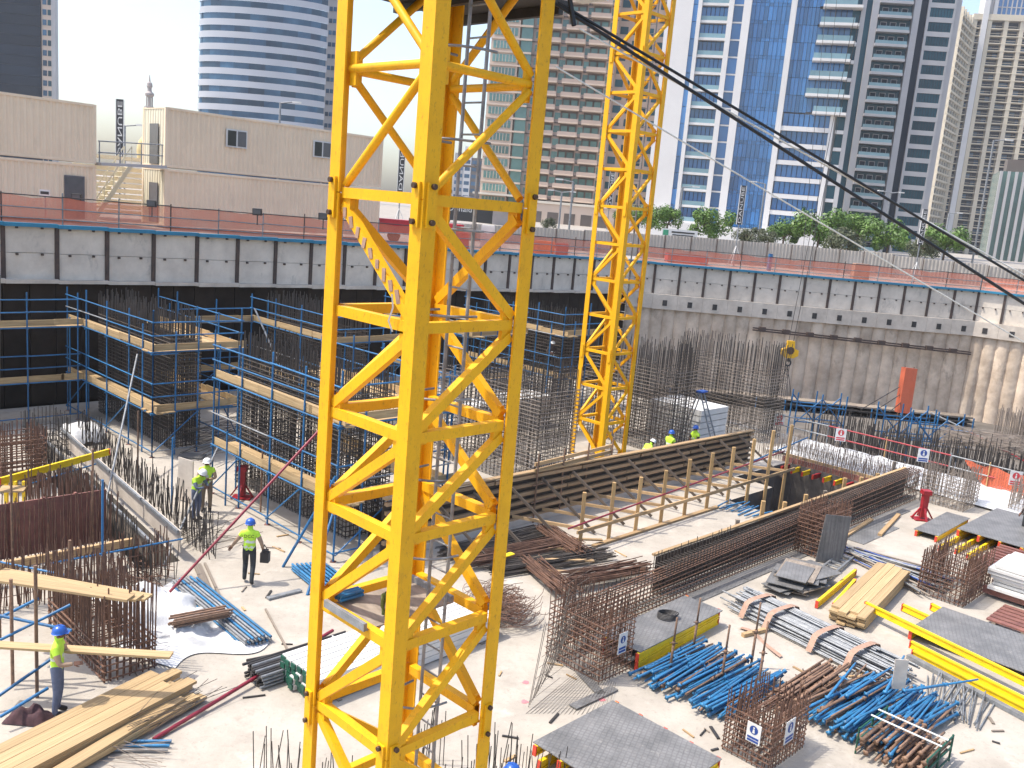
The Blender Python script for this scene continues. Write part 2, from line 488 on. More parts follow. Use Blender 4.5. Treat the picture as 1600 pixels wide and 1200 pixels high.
# ---------------------------------------------------------------- the setting
def street_z(p): return 7.72 + max(0.0, min(1.0, (p.x + 22) / 32.0)) * -0.72
def struct(o): o['kind'] = 'structure'; return o
def prism(poly, z1, z0, holes=()):
    # filled polygon with holes, top at z1 and skirts down to z0
    import bmesh
    bm = bmesh.new()
    edges = []
    for lp in [poly] + list(holes):
        vs = [bm.verts.new((p.x, p.y, z1)) for p in lp]
        for i in range(len(vs)): edges.append(bm.edges.new((vs[i], vs[(i + 1) % len(vs)])))
    r = bmesh.ops.triangle_fill(bm, use_beauty=True, use_dissolve=False, edges=edges)
    for f in bm.faces:
        if f.normal.z < 0: f.normal_flip()
    for li, lp in enumerate([poly] + list(holes)):
        for i in range(len(lp)):
            p, q = lp[i], lp[(i + 1) % len(lp)]
            a = [bm.verts.new(t) for t in ((p.x, p.y, z1), (q.x, q.y, z1), (q.x, q.y, z0), (p.x, p.y, z0))]
            bm.faces.new(a).material_index = 1 if li else 0
    bm.normal_update()
    me = bpy.data.meshes.new('slab')
    bm.to_mesh(me); bm.free()
    return me
HOLE_PIT = [W(30.2, 17.2), W(30.2, 14.1), W(37.9, 14.1), W(37.9, 18.9), W(33.5, 18.9), W(33.5, 17.2)]
HOLE_TRENCH = [W(9.9, 22.6), W(11.0, 22.6), W(11.9, 31.5), W(10.6, 31.5)]
slab_poly = [V((-60, -6, 0)), V((60, -6, 0)), V((60, 33, 0)), W(42.5, 10.5), W(43.2, 21.3), W(43.2, 30), W(44, 41.7), W(6, 41.7), W(-14, 41.7)]
me = prism(slab_poly, 0.0, -4.19, [HOLE_PIT, HOLE_TRENCH])
me.materials.append(MATS['concrete_slab']); me.materials.append(MATS['pit_floor'])  # dark material on the hole sides paints in the shade of the pit
struct(link('slab', me))
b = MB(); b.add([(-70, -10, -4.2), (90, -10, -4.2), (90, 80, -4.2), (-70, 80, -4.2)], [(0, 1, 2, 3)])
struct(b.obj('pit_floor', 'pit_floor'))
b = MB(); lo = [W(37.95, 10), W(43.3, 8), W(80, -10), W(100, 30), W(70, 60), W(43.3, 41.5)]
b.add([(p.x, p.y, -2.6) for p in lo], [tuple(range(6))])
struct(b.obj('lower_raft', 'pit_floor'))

# walls of the excavation: A (along the grid, in shade), B (facing the camera), C (turned towards the sun)
A0, A1 = W(-12, 42.1), W(55.2, 42.1)
B0 = V((8.0, 69.0, 0)); B1 = V((34.2, 69.3, 0)); C1 = V((52.0, 57.0, 0))
def beam_z(p):   # top of the panels follows the sloping street
    return street_z(p) + 0.06
# street behind the wall
pl = [A0, W(54.7, 42.1), B1, C1]
far = [V((-900, 300, 0)), V((-300, 1800, 0)), V((500, 1900, 0)), V((1500, 600, 0))]
b = MB()
near = [A0] + [W(a, 42.1) for a in (10, 20, 30, 40, 54.7)] + [V((16, 69.1, 0)), B1, C1, V((140, 5, 0))]
outs = [V((-500, 60, 0)), V((-700, 700, 0)), V((-400, 1500, 0)), V((-200, 1900, 0)), V((0, 1900, 0)), V((200, 1900, 0)), V((500, 1900, 0)), V((900, 1500, 0)), V((1300, 700, 0)), V((1300, -100, 0))]
b.add([(p.x, p.y, street_z(p)) for p in near] + [(p.x, p.y, 7.0 if p.x > 0 else 7.4) for p in outs], [(i, i + 1, 11 + i, 10 + i) for i in range(9)])
struct(b.obj('street', 'street'))

def wall_run(label, p0, p1, spacing, panel_h, lower, nlab):
    d = (p1 - p0); ln = d.length; d.normalize()
    nrm = V((d.y, -d.x, 0))          # towards the pit
    w = thing('shoring_wall', label, 'wall', p0)
    n = round(ln / spacing)
    spacing = ln / n
    for i in range(n):
        a, c = p0 + d * (i * spacing), p0 + d * ((i + 1) * spacing)
        za, zc = beam_z(a), beam_z(c)
        z1, z0 = (za + zc) / 2 - 0.02, (za + zc) / 2 - panel_h
        for k in range(2):
            zz0 = z0 + (z1 - z0) * k / 2; zz1 = z0 + (z1 - z0) * (k + 1) / 2
            pm = (a + c) / 2 + nrm * (0.02 - rnd(0, 0.02)) + V((0, 0, (zz0 + zz1) / 2))
            bx('wall_panel', pm, d * (spacing - 0.02), nrm * 0.2, V((0, 0, zz1 - zz0 - 0.02)), 'panel_concrete', w)
            for t in (0.25, 0.72):
                bx('form_tie', a + d * spacing * t + nrm * 0.16 + V((0, 0, zz1 - 0.06)), d * 0.09, nrm * 0.12, V((0, 0, 0.09)), 'king_post', w)
        bx('king_post', a + nrm * 0.13 + V((0, 0, (z0 + z1) / 2)), d * 0.17, nrm * 0.14, V((0, 0, z1 - z0 + 0.06)), 'king_post', w)
        bx('waler', (a + c) / 2 + nrm * 0.2 + V((0, 0, z1 + 0.06)), d * (spacing - 0.01), nrm * 0.3, V((0, 0, 0.16)), 'blue_waler', w)
        lower(w, a, c, d, nrm, z0, spacing, i)
    return w
def lower_membrane(w, a, c, d, nrm, z0, sp, i):
    m = (a + c) / 2
    bx('ledge', m + nrm * (0.12 + rnd(0, 0.05)) + V((0, 0, z0 - 0.07)), d * (sp - 0.01), nrm * rnd(0.5, 0.6), V((0, 0, rnd(0.14, 0.2))), 'ledge_concrete', w)
    for k in range(2):
        q = a + d * sp * (0.25 + 0.5 * k)
        bx('membrane_panel', q - nrm * (0.06 + rnd(0, 0.02)) + V((0, 0, (z0 - 0.16) / 2)), d * (sp / 2 - 0.03), nrm * 0.1, V((0, 0, z0 - 0.16)), 'membrane', w)
    bx('membrane_backing', m - nrm * 0.25 + V((0, 0, (z0 - 0.16) / 2 - 0.1)), d * sp, nrm * 0.1, V((0, 0, z0 - 0.1)), 'membrane', w)
def pile(w, q, d, nrm, z1, z0, r):
    # rough half-round secant pile
    b = MB(); n, m = 7, 12
    pts = []
    for j in range(m + 1):
        z = z0 + (z1 - z0) * j / m
        for k in range(n):
            t = math.pi * k / (n - 1)
            rr = r * (1 + rnd(-0.07, 0.07))
            p = q + d * (-math.cos(t) * rr) + nrm * (math.sin(t) * rr * 0.62)
            pts.append((p.x, p.y, z + rnd(-.05, .05)))
    b.add(pts, [(j * n + k, j * n + k + 1, (j + 1) * n + k + 1, (j + 1) * n + k) for j in range(m) for k in range(n - 1)])
    return b.obj('pile', 'pile_concrete', w, smooth=True)
def lower_piles(w, a, c, d, nrm, z0, sp, i):
    m = (a + c) / 2
    bx('capping_beam', m + nrm * 0.22 + V((0, 0, z0 - 0.55)), d * (sp - 0.012), nrm * 0.55, V((0, 0, 1.1)), 'ledge_concrete', w)
    if i % 1 == 0:
        bx('anchor_pocket', m + nrm * 0.47 + V((0, 0, z0 - 0.62)), d * 0.34, nrm * 0.1, V((0, 0, 0.42)), 'dark_steel', w)
    for k in range(2):
        pile(w, a + d * sp * (0.25 + 0.5 * k) + nrm * 0.0, d, nrm, z0 - 1.08, -4.1, sp * 0.29)
    bx('pile_infill', m - nrm * 0.12 + V((0, 0, (z0 - 5.2) / 2)), d * sp, nrm * 0.3, V((0, 0, z0 + 3.0)), 'pile_concrete', w)
wall_run('grey panelled shoring wall above a black membrane, left of the two cranes', W(-2.4, 42.1), W(55.0, 42.1), 2.12, 2.25, lower_membrane, '')
wall_run('grey panelled shoring wall above a row of rough brown piles, behind the hook block', B0, B1, 1.82, 2.2, lower_piles, '')
wall_run('sunlit pile wall turning towards the camera at the right edge', B1, C1, 1.82, 2.2, lower_piles, '')
# rusty waler along the pile wall
wl = thing('pile_waler', 'long rusty steel waler bolted across the brown pile wall', 'waler', V((17.5, 68.4, 2.7)))
for s_ in (0, 1):
    board('channel', V((17.5, 68.25, 3.0 - 0.16 * s_)), V((34.0, 68.55, 2.55 - 0.16 * s_)), 0.14, 0.1, 'king_post', wl)
for i in range(9):
    p = V((18.2 + i * 1.8, 68.28 + i * .02, 2.97 - i * 0.05))
    bx('bracket', p, (0.5, 0, 0), (0, 0.3, 0), (0, 0, 0.3), 'king_post', wl)

# ---------------------------------------------------------------- tower crane masts
def crane(label, ridge, w, leg, z0, z1, levels, joints, tube_above, detail):
    """ridge = outer corner nearest the camera; mast square aligned with the site grid"""
    root = thing('tower_crane_mast', label, 'crane mast', (ridge.x, ridge.y, z0))
    h = leg / 2
    o = V((ridge.x, ridge.y, 0))
    cn = {'f': o + RA * h + LB * h, 'l': o + RA * h + LB * (w - h), 'r': o + RA * (w - h) + LB * h, 'k': o + RA * (w - h) + LB * (w - h)}
    up = V((0, 0, 1))
    jz = sorted(joints)
    for key, c in cn.items():
        zs = [z0] + [j for j in jz if z0 < j < z1] + [z1]
        for i in range(len(zs) - 1):
            # rolled angle leg: two flanges on the outer faces of the mast
            ia = RA * (1 if key in 'fl' else -1); ib = LB * (1 if key in 'fr' else -1)
            oc = c - ia * h - ib * h; tk = leg * 0.13
            L6 = [oc, oc + ia * leg, oc + ia * leg + ib * tk, oc + ia * tk + ib * tk, oc + ia * tk + ib * leg, oc + ib * leg]
            mb = MB(); za_, zb_ = zs[i] + .006, zs[i + 1] - .006
            mb.add([p_ + up * za_ for p_ in L6] + [p_ + up * zb_ for p_ in L6], [(k_, (k_ + 1) % 6, 6 + (k_ + 1) % 6, 6 + k_) for k_ in range(6)] + [(5, 4, 3, 2, 1, 0), (6, 7, 8, 9, 10, 11)])
            mb.obj('leg', 'crane_yellow', root)
        for j in jz:
            for sgn, dr, other in ((-1, RA, LB), (-1, LB, RA)):
                sg = -1 if key in ('f',) else (1 if key == 'k' else (-1 if (key == 'l') == (dr is RA) else 1))
                pp = bx('joint_plate', c + dr * sg * (h + 0.018) + up * (j - 0.06), dr * 0.032, other * leg * 0.62, up * leg * 2.4, 'crane_yellow', root)
                if detail:
                    for dz in (0.14, -0.24):
                        tube('bolt', c + dr * sg * (h + 0.03) + up * (j + dz), c + dr * sg * (h + 0.075) + up * (j + dz), 0.032, 'crane_bolt', pp)
    faces = [('f', 'l', -1), ('f', 'r', 1), ('l', 'k', 1), ('r', 'k', -1)]
    for fi, (p, q, sg) in enumerate(faces):
        d = (cn[q] - cn[p]).normalized()
        out = (cn[p] + cn[q]) / 2 - (o + (RA + LB) * w / 2); out.normalize()
        sw = leg * (0.62 if detail else 0.5)
        for i in range(len(levels) - 1):
            za, zb = levels[i], levels[i + 1]
            a, c = cn[p] + d * h, cn[q] - d * h
            if tube_above is not None and za > tube_above - 0.05:
                tube('strut', a + up * za, c + up * za, leg * 0.25, 'crane_yellow', root)
                k = (i + (fi in (1, 3))) % 2
                for cc, dd_ in ((a, 1), (c, -1)):
                    bx('gusset', cc + d * dd_ * leg * .25 + up * za, d * leg * .6, out * leg * .16, up * leg * 1.9, 'crane_yellow', root)
                tube('brace', (a if k else c) + up * (za - 0.08), (c if k else a) + up * (zb + 0.1), leg * 0.25, 'crane_yellow', root)
                continue
            board('strut', a + up * za, c + up * za, sw * 0.9, sw, 'crane_yellow', root)
            top_first = (za in joints)
            s_, e_ = (c, a)
            if top_first and detail: s_, e_ = (a, c)
            if fi in (0,):
                s_, e_ = e_, s_
            if not detail and i % 2: s_, e_ = e_, s_
            board('brace', s_ + up * (za - leg * .7), e_ + up * (zb + leg * .5), sw * 0.8, sw * 0.95, 'crane_yellow', root)
            for (cc, dd, z_) in ((s_, 1 if s_ is a else -1, za - leg * .45), (e_, 1 if e_ is a else -1, zb + leg * .3)):
                bx('gusset', cc + d * dd * leg * 0.35 + up * z_, d * leg * 0.75, out * sw * 0.5, up * leg * 1.5, 'crane_yellow', root)
    # climbing ladder inside the mast with hoops
    lp = o + RA * (w * 0.62) + LB * (w * 0.30)
    lad = thing('mast_ladder', 'grey galvanised ladder with safety hoops inside the ' + ('near' if detail else 'far') + ' crane mast', 'ladder', (lp.x, lp.y, z0), None)
    e1, e2 = lp - LB * 0.17, lp + LB * 0.17
    for e in (e1, e2):
        tube('stile', e + up * z0, e + up * z1, 0.022 if detail else 0.03, 'galvanised', lad)
    z = z0 + 0.2
    while z < z1:
        tube('rung', e1 + up * z, e2 + up * z, 0.012 if detail else 0.016, 'galvanised', lad)
        z += 0.36
    if detail:
        z = z0 + 0.9
        while z < z1:
            b = MB()
            pts = [lp + up * z + (LB * math.cos(t) * 0.34 - RA * math.sin(t) * 0.55) for t in [math.pi * k / 10 for k in range(11)]]
            b.path(pts, 0.016, 5)
            b.obj('hoop', 'galvanised', lad, smooth=True)
            z += 1.0
    return root, cn

rg = D(649, 500, 10.0)
lv1 = [18.7, 17.3, 15.9, 14.5, 13.05, 11.62, 10.21, 8.81, 7.55, 6.34, 5.0, 3.59, 2.3, 1.0]
near_crane, CN = crane('yellow lattice crane mast in the foreground, largest of the two', V((rg.x, rg.y, 0)), 1.76, 0.2, 0.0, 19.2, lv1, [17.3, 10.21, 3.59], 11.5, True)
c2 = D(977, 355, 37.0)
lv2 = [16.6 - 1.5 * i for i in range(12)]
far_crane, CN2 = crane('yellow lattice crane mast standing beyond the timber formwork, right of centre', V((c2.x, c2.y, 0)), 1.72, 0.23, 0.0, 24.6, [24.1, 22.6, 21.1, 19.6, 18.1] + lv2, [16.6, 10.6, 4.6], None, False)
# slew platform underside at the top of the near mast
pf = thing('mast_platform', 'dark steel work platform at the top of the near crane mast', 'platform', (rg.x, rg.y, 12.7))
ctr = V((rg.x, rg.y, 0)) + (RA + LB) * 0.88
bx('deck', ctr + LB * 0.55 + RA * 0.5 + V((0, 0, 12.70)), RA * 2.2, LB * 2.1, V((0, 0, 0.06)), 'dark_steel', pf)
for t in (-0.9, 0, 0.9):
    bx('bearer', ctr + LB * 0.55 + RA * (0.5 + t) + V((0, 0, 12.61)), RA * 0.08, LB * 2.1, V((0, 0, 0.11)), 'dark_steel', pf)
bx('control_box', ctr + RA * 1.25 - LB * 0.95 + V((0, 0, 12.95)), RA * 0.5, LB * 0.4, V((0, 0, 0.55)), 'white_paint', pf)
# plastic wrapping on the braces of the near mast
wr = thing('cable_wrap', 'torn pale plastic film wound round a brace of the near crane mast', 'wrapping', D(560, 360, 10.6))
la, fa = CN['l'], CN['f']
dd = (fa - la).normalized()
outn = -RA
for i in range(9):
    t = 0.06 + i * 0.1
    p = la + dd * (0.1 + 1.36 * t) + V((0, 0, 10.05 - 1.08 * t)) + outn * 0.055
    bx('film', p, (dd * 0.06 + V((0, 0, rnd(-.02, .03)))), outn * 0.012, V((0, 0, rnd(0.1, 0.16))), 'strap', wr)
b = MB(); p = la + dd * 1.25 + V((0, 0, 9.15)) + outn * 0.12
b.path([p, p + V((0.02, 0, -.15)), p + V((-.02, 0, -.3)), p + V((0.03, 0, -.42))], 0.012, 4)
b.obj('loose_strip', 'white_sheet', wr)

# wooden tray and tools lying on the mast struts
tr = thing('tool_tray', 'grey channel tray with tools on a strut of the near crane mast', 'tray', D(560, 975, 11.6))
q0 = CN['l'] + dd * 0.25 + V((0, 0, 5.09)); 
board('channel', q0 - RA * 0.1, q0 + dd * 0.85 - RA * 0.1, 0.05, 0.1, 'galvanised', tr)
board('channel', q0 + RA * 1.3, q0 + dd * 0.85 + RA * 1.3, 0.05, 0.1, 'galvanised', tr)
board('tray_floor', q0 + RA * 0.6 + V((0, 0, -.04)), q0 + dd * 0.85 + RA * 0.6 + V((0, 0, -.04)), 1.35, 0.02, 'timber_grey', tr)
gl = MB(); pc = q0 + dd * 0.72 + RA * 0.3
for i in range(7):
    gl.path([pc + V((rnd(-.04, .04), rnd(-.04, .04), 0)), pc + V((rnd(-.07, .07), rnd(-.05, .05), .14)), pc + V((rnd(-.04, .04), rnd(-.04, .04), .3))], 0.02, 5)
tag(gl.obj('rope_hank', 'cloth_green', None, smooth=True), 'green rope hank hanging over the tray on the near crane mast', 'rope')
bd = q0 + dd * 0.08 + RA * 0.15 + V((0, 0, 0.03))
tp = thing('tube_bundle', 'short bundle of bright blue tubes on the tray of the near crane mast', 'tubes', bd)
for i in range(3):
    for j in range(2):
        tube('tube', bd + dd * (-.08 + .055 * i) - RA * .1 + V((0, 0, .05 * j)), bd + dd * (-.08 + .055 * i) + RA * .25 + V((0, 0, .05 * j)), 0.024, 'blue_prop', tp)

# cables hanging from the near crane to the right
def catenary(p, q, sag, n=24): return [p.lerp(q, i / n) - V((0, 0, sag * 4 * (i / n) * (1 - i / n))) for i in range(n + 1)]
def cable(label, p, q, sag, r, m):
    if q.x > p.x + 2: q = p + (q - p) * 1.9
    b = MB(); b.path(catenary(p, q, sag), r, 7)
    tag(b.obj('cable', m, None, smooth=True), label, 'cable', None)
cable('upper black power cable slanting from the near crane to the right edge', D(872, 4, 10.6), D(1640, 462, 13.0), 0.0, 0.018, 'rubber')
cable('lower black power cable slanting from the near crane to the right edge', D(862, 2, 10.6), D(1640, 500, 12.6), 0.0, 0.022, 'rubber')
cable('white rope tied along the black power cables', D(905, 45, 10.7), D(1640, 452, 13.1), 0.0, 0.011, 'rope_white')
cable('thin white guy rope running below the black cables', D(868, 104, 10.6), D(1640, 556, 14.5), 0.02, 0.010, 'rope_white')
cable('black cable loop hanging at the top of the near crane', D(886, -30, 10.6), D(897, 40, 10.65), 0.0, 0.03, 'rubber')

# ---------------------------------------------------------------- rebar
def bars(b, pts, z0, h, r, jit=0.02, var=0.1, n=4):
    for (a, c) in pts:
        p = W(a + rnd(-jit, jit), c + rnd(-jit, jit), z0)
        q = W(a + rnd(-jit, jit) * 2, c + rnd(-jit, jit) * 2, z0 + h + rnd(-var, var))
        b.bar(p, q, r, n)
def rect_pts(a0, a1, b0, b1, s):
    pts = []
    na, nb = max(1, round((a1 - a0) / s)), max(1, round((b1 - b0) / s))
    for i in range(na + 1): pts += [(a0 + (a1 - a0) * i / na, b0), (a0 + (a1 - a0) * i / na, b1)]
    for j in range(1, nb): pts += [(a0, b0 + (b1 - b0) * j / nb), (a1, b0 + (b1 - b0) * j / nb)]
    return pts
def cage(label, a0, a1, b0, b1, z0, h, over, sv=0.15, sh=0.15, r=0.016, m='rebar_dark', inner=True, group=None, cat='rebar cage', name='rebar_cage', hr=None):
    t = thing(name, label, cat, W((a0 + a1) / 2, (b0 + b1) / 2, z0), group)
    b = MB()
    bars(b, rect_pts(a0, a1, b0, b1, sv), z0, h + over, r, 0.015, over * 0.25 + 0.02)
    if inner:
        bars(b, rect_pts(a0 + .14, a1 - .14, b0 + .14, b1 - .14, sv * 1.2), z0, h + over, r, 0.02, over * 0.25 + 0.02)
    b.obj('upright_bars', 'rebar_dark' if m == 'rebar_grey' and h > 2 else m, t, kind='stuff')
    b = MB(); z = z0 + 0.08; hr = hr or r * 1.05
    while z < z0 + h:
        for (p, q) in (((a0, b0), (a1, b0)), ((a1, b0), (a1, b1)), ((a1, b1), (a0, b1)), ((a0, b1), (a0, b0))):
            ca, cb = (a0 + a1) / 2, (b0 + b1) / 2
            k = 1.0 + r * 1.5
            P = W(p[0] + (0.02 if p[0] > ca else -0.02), p[1] + (0.02 if p[1] > cb else -0.02), z + rnd(-.012, .012))
            Q = W(q[0] + (0.02 if q[0] > ca else -0.02), q[1] + (0.02 if q[1] > cb else -0.02), z + rnd(-.012, .012))
            b.bar(P, Q, hr, 4)
        if inner:
            for i in range(3):
                y = b0 + (b1 - b0) * rnd(0.05, 0.95)
                b.bar(W(a0, y, z), W(a1, y, z), hr, 3)
        z += sh
    b.obj('link_bars', m if h < 2 else ('rebar_mid' if m == 'rebar_grey' else 'rebar_tie'), t, kind='stuff')
    return t
def starters(label, pts, z0, h, r=0.014, m='rebar', var=0.25, jit=0.05, ties=(), caps=False, name='starter_bars', group=None):
    b = MB(); bars(b, pts, z0, h, r, jit, var)
    t = thing(name, label, 'rebar', W(pts[0][0], pts[0][1], z0), group)
    b.obj('upright_bars', m, t, kind='stuff')
    if ties:
        b = MB()
        for (p, q, z) in ties: b.bar(W(p[0], p[1], z), W(q[0], q[1], z), r * 0.8, 4)
        b.obj('tie_bars', m, t, kind='stuff')
    return t
def line_pts(a0, b0, a1, b1, s, rows=1, gap=0.2):
    n = max(1, int(math.hypot(a1 - a0, b1 - b0) / s))
    dx, dy = (a1 - a0) / n, (b1 - b0) / n
    ln = math.hypot(dx, dy)
    return [(a0 + dx * i - dy / ln * gap * k, b0 + dy * i + dx / ln * gap * k) for k in range(rows) for i in range(n + 1)]

cage('tall dark rebar wall inside the left blue scaffold', 15.55, 16.75, 33.0, 39.8, 0, 4.3, 0.9, 0.16, 0.15, r=0.018)
cage('tall dark rebar wall inside the middle blue scaffold, left of the near crane', 15.7, 17.25, 21.6, 28.2, 0, 4.5, 0.75, 0.16, 0.15, r=0.018)
cage('tall dark rebar wall with white sheeting behind, between the two cranes', 24.3, 26.4, 21.9, 27.6, 0, 3.7, 0.8, 0.2, 0.15, m='rebar_grey')
cage('tall rebar wall in the rear row, left of the near crane', 23.4, 24.8, 33.2, 39.5, 0, 4.4, 0.8, 0.17, 0.18)
cage('tall rebar wall in the rear row, beside the far crane', 37.0, 38.6, 32.4, 38.5, 0, 4.2, 0.8, 0.17, 0.18)
cage('rusty grey rebar wall just right of the far crane mast', 33.3, 34.9, 22.3, 27.4, 0, 3.9, 0.95, 0.2, 0.16, m='rebar_grey')
cage('rusty grey rebar wall at the right end behind the timber formwork', 40.0, 42.0, 21.6, 26.8, 0, 3.7, 0.95, 0.2, 0.16, m='rebar_grey')
cage('broad rebar mesh wall between the two right-hand rebar walls', 35.4, 39.6, 25.4, 26.1, 0, 3.2, 0.95, 0.2, 0.16, m='rebar_grey', inner=False)
cage('low rebar mesh wall behind the far crane mast', 27.0, 32.9, 27.2, 27.8, 0, 3.0, 0.6, 0.2, 0.17, m='rebar_grey', inner=False)
# white blocks and sheeting behind the cages
wb = thing('insulation_stack', 'stack of white insulation blocks behind the ladder and rebar walls', 'blocks', W(36.9, 22.8, 0))
for k in range(6):
    for j in range(2):
        bx('block', W(37.1 + rnd(-.04, .04), 23.2 + 1.5 * j, 0.16 + 0.3 * k), RA * 2.3, LB * 1.44, V((0, 0, 0.262)), 'insulation', wb)
for k, (a_, b_, sx, sy, h_) in enumerate(((28.5, 30.2, 2.2, 1.6, 1.2), (31.4, 29.6, 2.4, 1.4, 1.5), (26.8, 30.4, 1.2, 1.2, .8))):
    st = thing('insulation_stack', ['wrapped white blocks behind the rebar mesh, left of the far crane', 'wrapped white blocks behind the rebar mesh, right of the far crane', 'low white block pile behind the rebar wall between the cranes'][k], 'blocks', W(a_, b_, 0))
    n = int(h_ / 0.3)
    for j in range(n):
        bx('block', W(a_ + rnd(-.06, .06), b_ + rnd(-.05, .05), 0.16 + 0.3 * j), RA * sx, LB * sy, V((0, 0, 0.29)), 'insulation', st)
# ladder leaning there
ld = thing('stepladder', 'aluminium stepladder with a blue top in front of the white blocks', 'ladder', W(35.6, 21.7, 0))
tp_ = W(35.5, 22.3, 2.75)
for s_ in (-.22, .22):
    tube('stile', W(35.7 + s_, 21.2, 0), tp_ + RA * s_ * .6, 0.035, 'galvanised', ld)
    tube('stile', W(35.7 + s_, 23.3, 0), tp_ + RA * s_ * .6 + LB * .1, 0.03, 'galvanised', ld)
for i in range(8):
    t = (i + .6) / 9
    c_ = W(35.7, 21.2, 0).lerp(tp_, t)
    board('tread', c_ - RA * .22 * (1 - .4 * t), c_ + RA * .22 * (1 - .4 * t), 0.1, 0.03, 'galvanised', ld)
bx('top_cap', tp_ + V((0, 0, .04)), RA * .5, LB * .3, V((0, 0, .07)), 'helmet_blue', ld)

# ---------------------------------------------------------------- blue tube scaffolds
def scaffold(label, sides, lifts, top, bay=1.85, width=0.75, brace=True, rails=(0.55, 1.05), boards=3, lowrail=True, group=None):
    """sides: list of ((a0,b0),(a1,b1),(inward da,db)) runs; posts outside, platform inside"""
    p0 = sides[0][0]
    t = thing('tube_scaffold', label, 'scaffold', W(p0[0], p0[1], 0), group)
    r = 0.03
    for (s, e, inn) in sides:
        S, E = W(*s), W(*e)
        I = RA * inn[0] + LB * inn[1]
        d = E - S; ln = d.length; d.normalize()
        n = max(1, round(ln / bay))
        for i in range(n + 1):
            p = S + d * (ln * i / n)
            hh = top + rnd(-.2, .25)
            tube('standard', p, p + V((0, 0, hh)), r, 'blue_tube', t)
            if i in (0, n):
                tube('standard', p + I * (width + .12), p + I * (width + .12) + V((0, 0, lifts[-1] + rnd(0.1, 1.0))), r, 'blue_tube', t)
            bx('base_plate', p + V((0, 0, .006)), V((.16, 0, 0)), V((0, .16, 0)), V((0, 0, .01)), 'rust_steel', t)
            for z in lifts:
                tube('transom', p - I * .08 + V((0, 0, z - .12)), p + I * (width + .2) + V((0, 0, z - .12)), r * .85, 'blue_tube', t)
        for z in ([0.25] if lowrail else []) + [zz - .06 for zz in lifts] + [zz + g for zz in lifts for g in rails if zz + g < top]:
            for k in range(0, n, 2):
                u0, u1 = ln * k / n, ln * min(k + 2, n) / n
                tube('ledger', S + d * (u0 - .08) - I * .035 + V((0, 0, z + rnd(-.02, .02))), S + d * (u1 + .08) - I * .035 + V((0, 0, z + rnd(-.02, .02))), r * .85, random.choice(['blue_tube'] * 5 + ['galvanised']), t)
        for z in lifts:
            k = 0.0
            while k < ln - .2:
                L_ = min(rnd(2.3, 3.1), ln - k + .25)
                for j in range(boards):
                    off = 0.06 + (j + .5) * (width / boards)
                    p = S + d * (k + rnd(-.12, .12)) + I * off + V((0, 0, z - .06 + rnd(0, .012)))
                    board('plank', p, p + d * L_, width / boards - .012, 0.042, 'timber_pale', t, roll=rnd(-.02, .02))
                p = S + d * (k + rnd(-.05, .05)) + I * .045 + V((0, 0, z + .1 + rnd(-.03, .03)))
                board('toe_board', p, p + d * L_, 0.038, 0.24, 'timber_pale', t)
                k += L_ - rnd(0.0, .15)
        if brace and ln > 2:
            for k in range(0, n - 1, 2):
                a_, c_ = S + d * (ln * k / n) - I * .07, S + d * (ln * (k + 1) / n) - I * .07
                tube('brace', a_ + V((0, 0, .2)), c_ + V((0, 0, lifts[0] - .1)), r * .8, 'blue_tube', t)
    return t
LF = (1.75, 4.0)
scaffold('blue tube scaffold round the left rebar wall', [((14.5, 40.5), (14.5, 32.2), (1, 0)), ((14.5, 32.2), (18.0, 32.2), (0, 1)), ((18.0, 32.2), (18.0, 39.5), (-1, 0))], LF, 5.3)
scaffold('blue tube scaffold along the black membrane at the left edge', [((8.5, 38.8), (14.3, 38.8), (0, 1))], LF, 5.2)
scaffold('blue tube scaffold round the middle rebar wall, left of the near crane', [((14.4, 27.4), (14.4, 20.3), (1, 0)), ((14.4, 20.3), (18.5, 20.3), (0, 1)), ((18.5, 20.5), (18.5, 27.2), (-1, 0))], LF, 5.3)
scaffold('blue tube scaffold in the rear row round a rebar wall, left of the near crane', [((22.3, 39.0), (22.3, 32.6), (1, 0)), ((22.3, 32.2), (26.0, 32.2), (0, 1))], LF, 5.3)
scaffold('blue tube scaffold in the rear row between the two cranes', [((30.0, 38.8), (30.0, 32.2), (1, 0)), ((30, 32.2), (34, 32.2), (0, 1))], LF, 5.2)
scaffold('blue tube scaffold in the rear row beside the far crane mast', [((35.6, 38.6), (35.6, 31.0), (1, 0)), ((35.6, 31.0), (39.6, 31.0), (0, 1))], LF, 5.4)
scaffold('blue tube scaffold between the left and middle scaffolds, against the membrane', [((18.6, 38.8), (22.2, 38.8), (0, 1))], LF, 5.0)
# raking steel props and loose poles against the scaffolds
def pole(label, p, q, r, m, name='raking_pole'):
    t = tube(name, p, q, r, m)
    return tag(t, label, 'pole')
pole('galvanised pole leaning against the left scaffold', G(160, 810), W(14.4, 33.3, 3.7), 0.035, 'galvanised')
pole('galvanised pole leaning from the slab towards the middle scaffold', G(255, 885), W(14.3, 26.9, 1.7), 0.035, 'galvanised')
pole('tall pale timber pole leaning against the shoring wall at the left edge', W(11.0, 38.0, 0), W(12.2, 41.6, 5.7), 0.07, 'timber_grey')
pole('grey pole leaning behind the middle scaffold', W(20.9, 36.3, 4.9), W(21.6, 33.5, 0.8), 0.04, 'galvanised')
pole('dark red pole lying across the slab to the near crane', G(240, 1155, .05), G(520, 985, .25), 0.04, 'red_tube', 'red_pole')
pole('dark red pole leaning from the slab up to the middle scaffold', G(265, 925, .1), W(14.2, 20.6, 4.05), 0.036, 'red_tube', 'red_pole')
pole('blue raking prop at the foot of the middle scaffold', G(442, 886), W(14.2, 20.1, 2.6), 0.04, 'blue_tube')
pole('second blue raking prop at the foot of the middle scaffold', G(480, 930), W(14.3, 20.0, 2.2), 0.04, 'blue_tube')

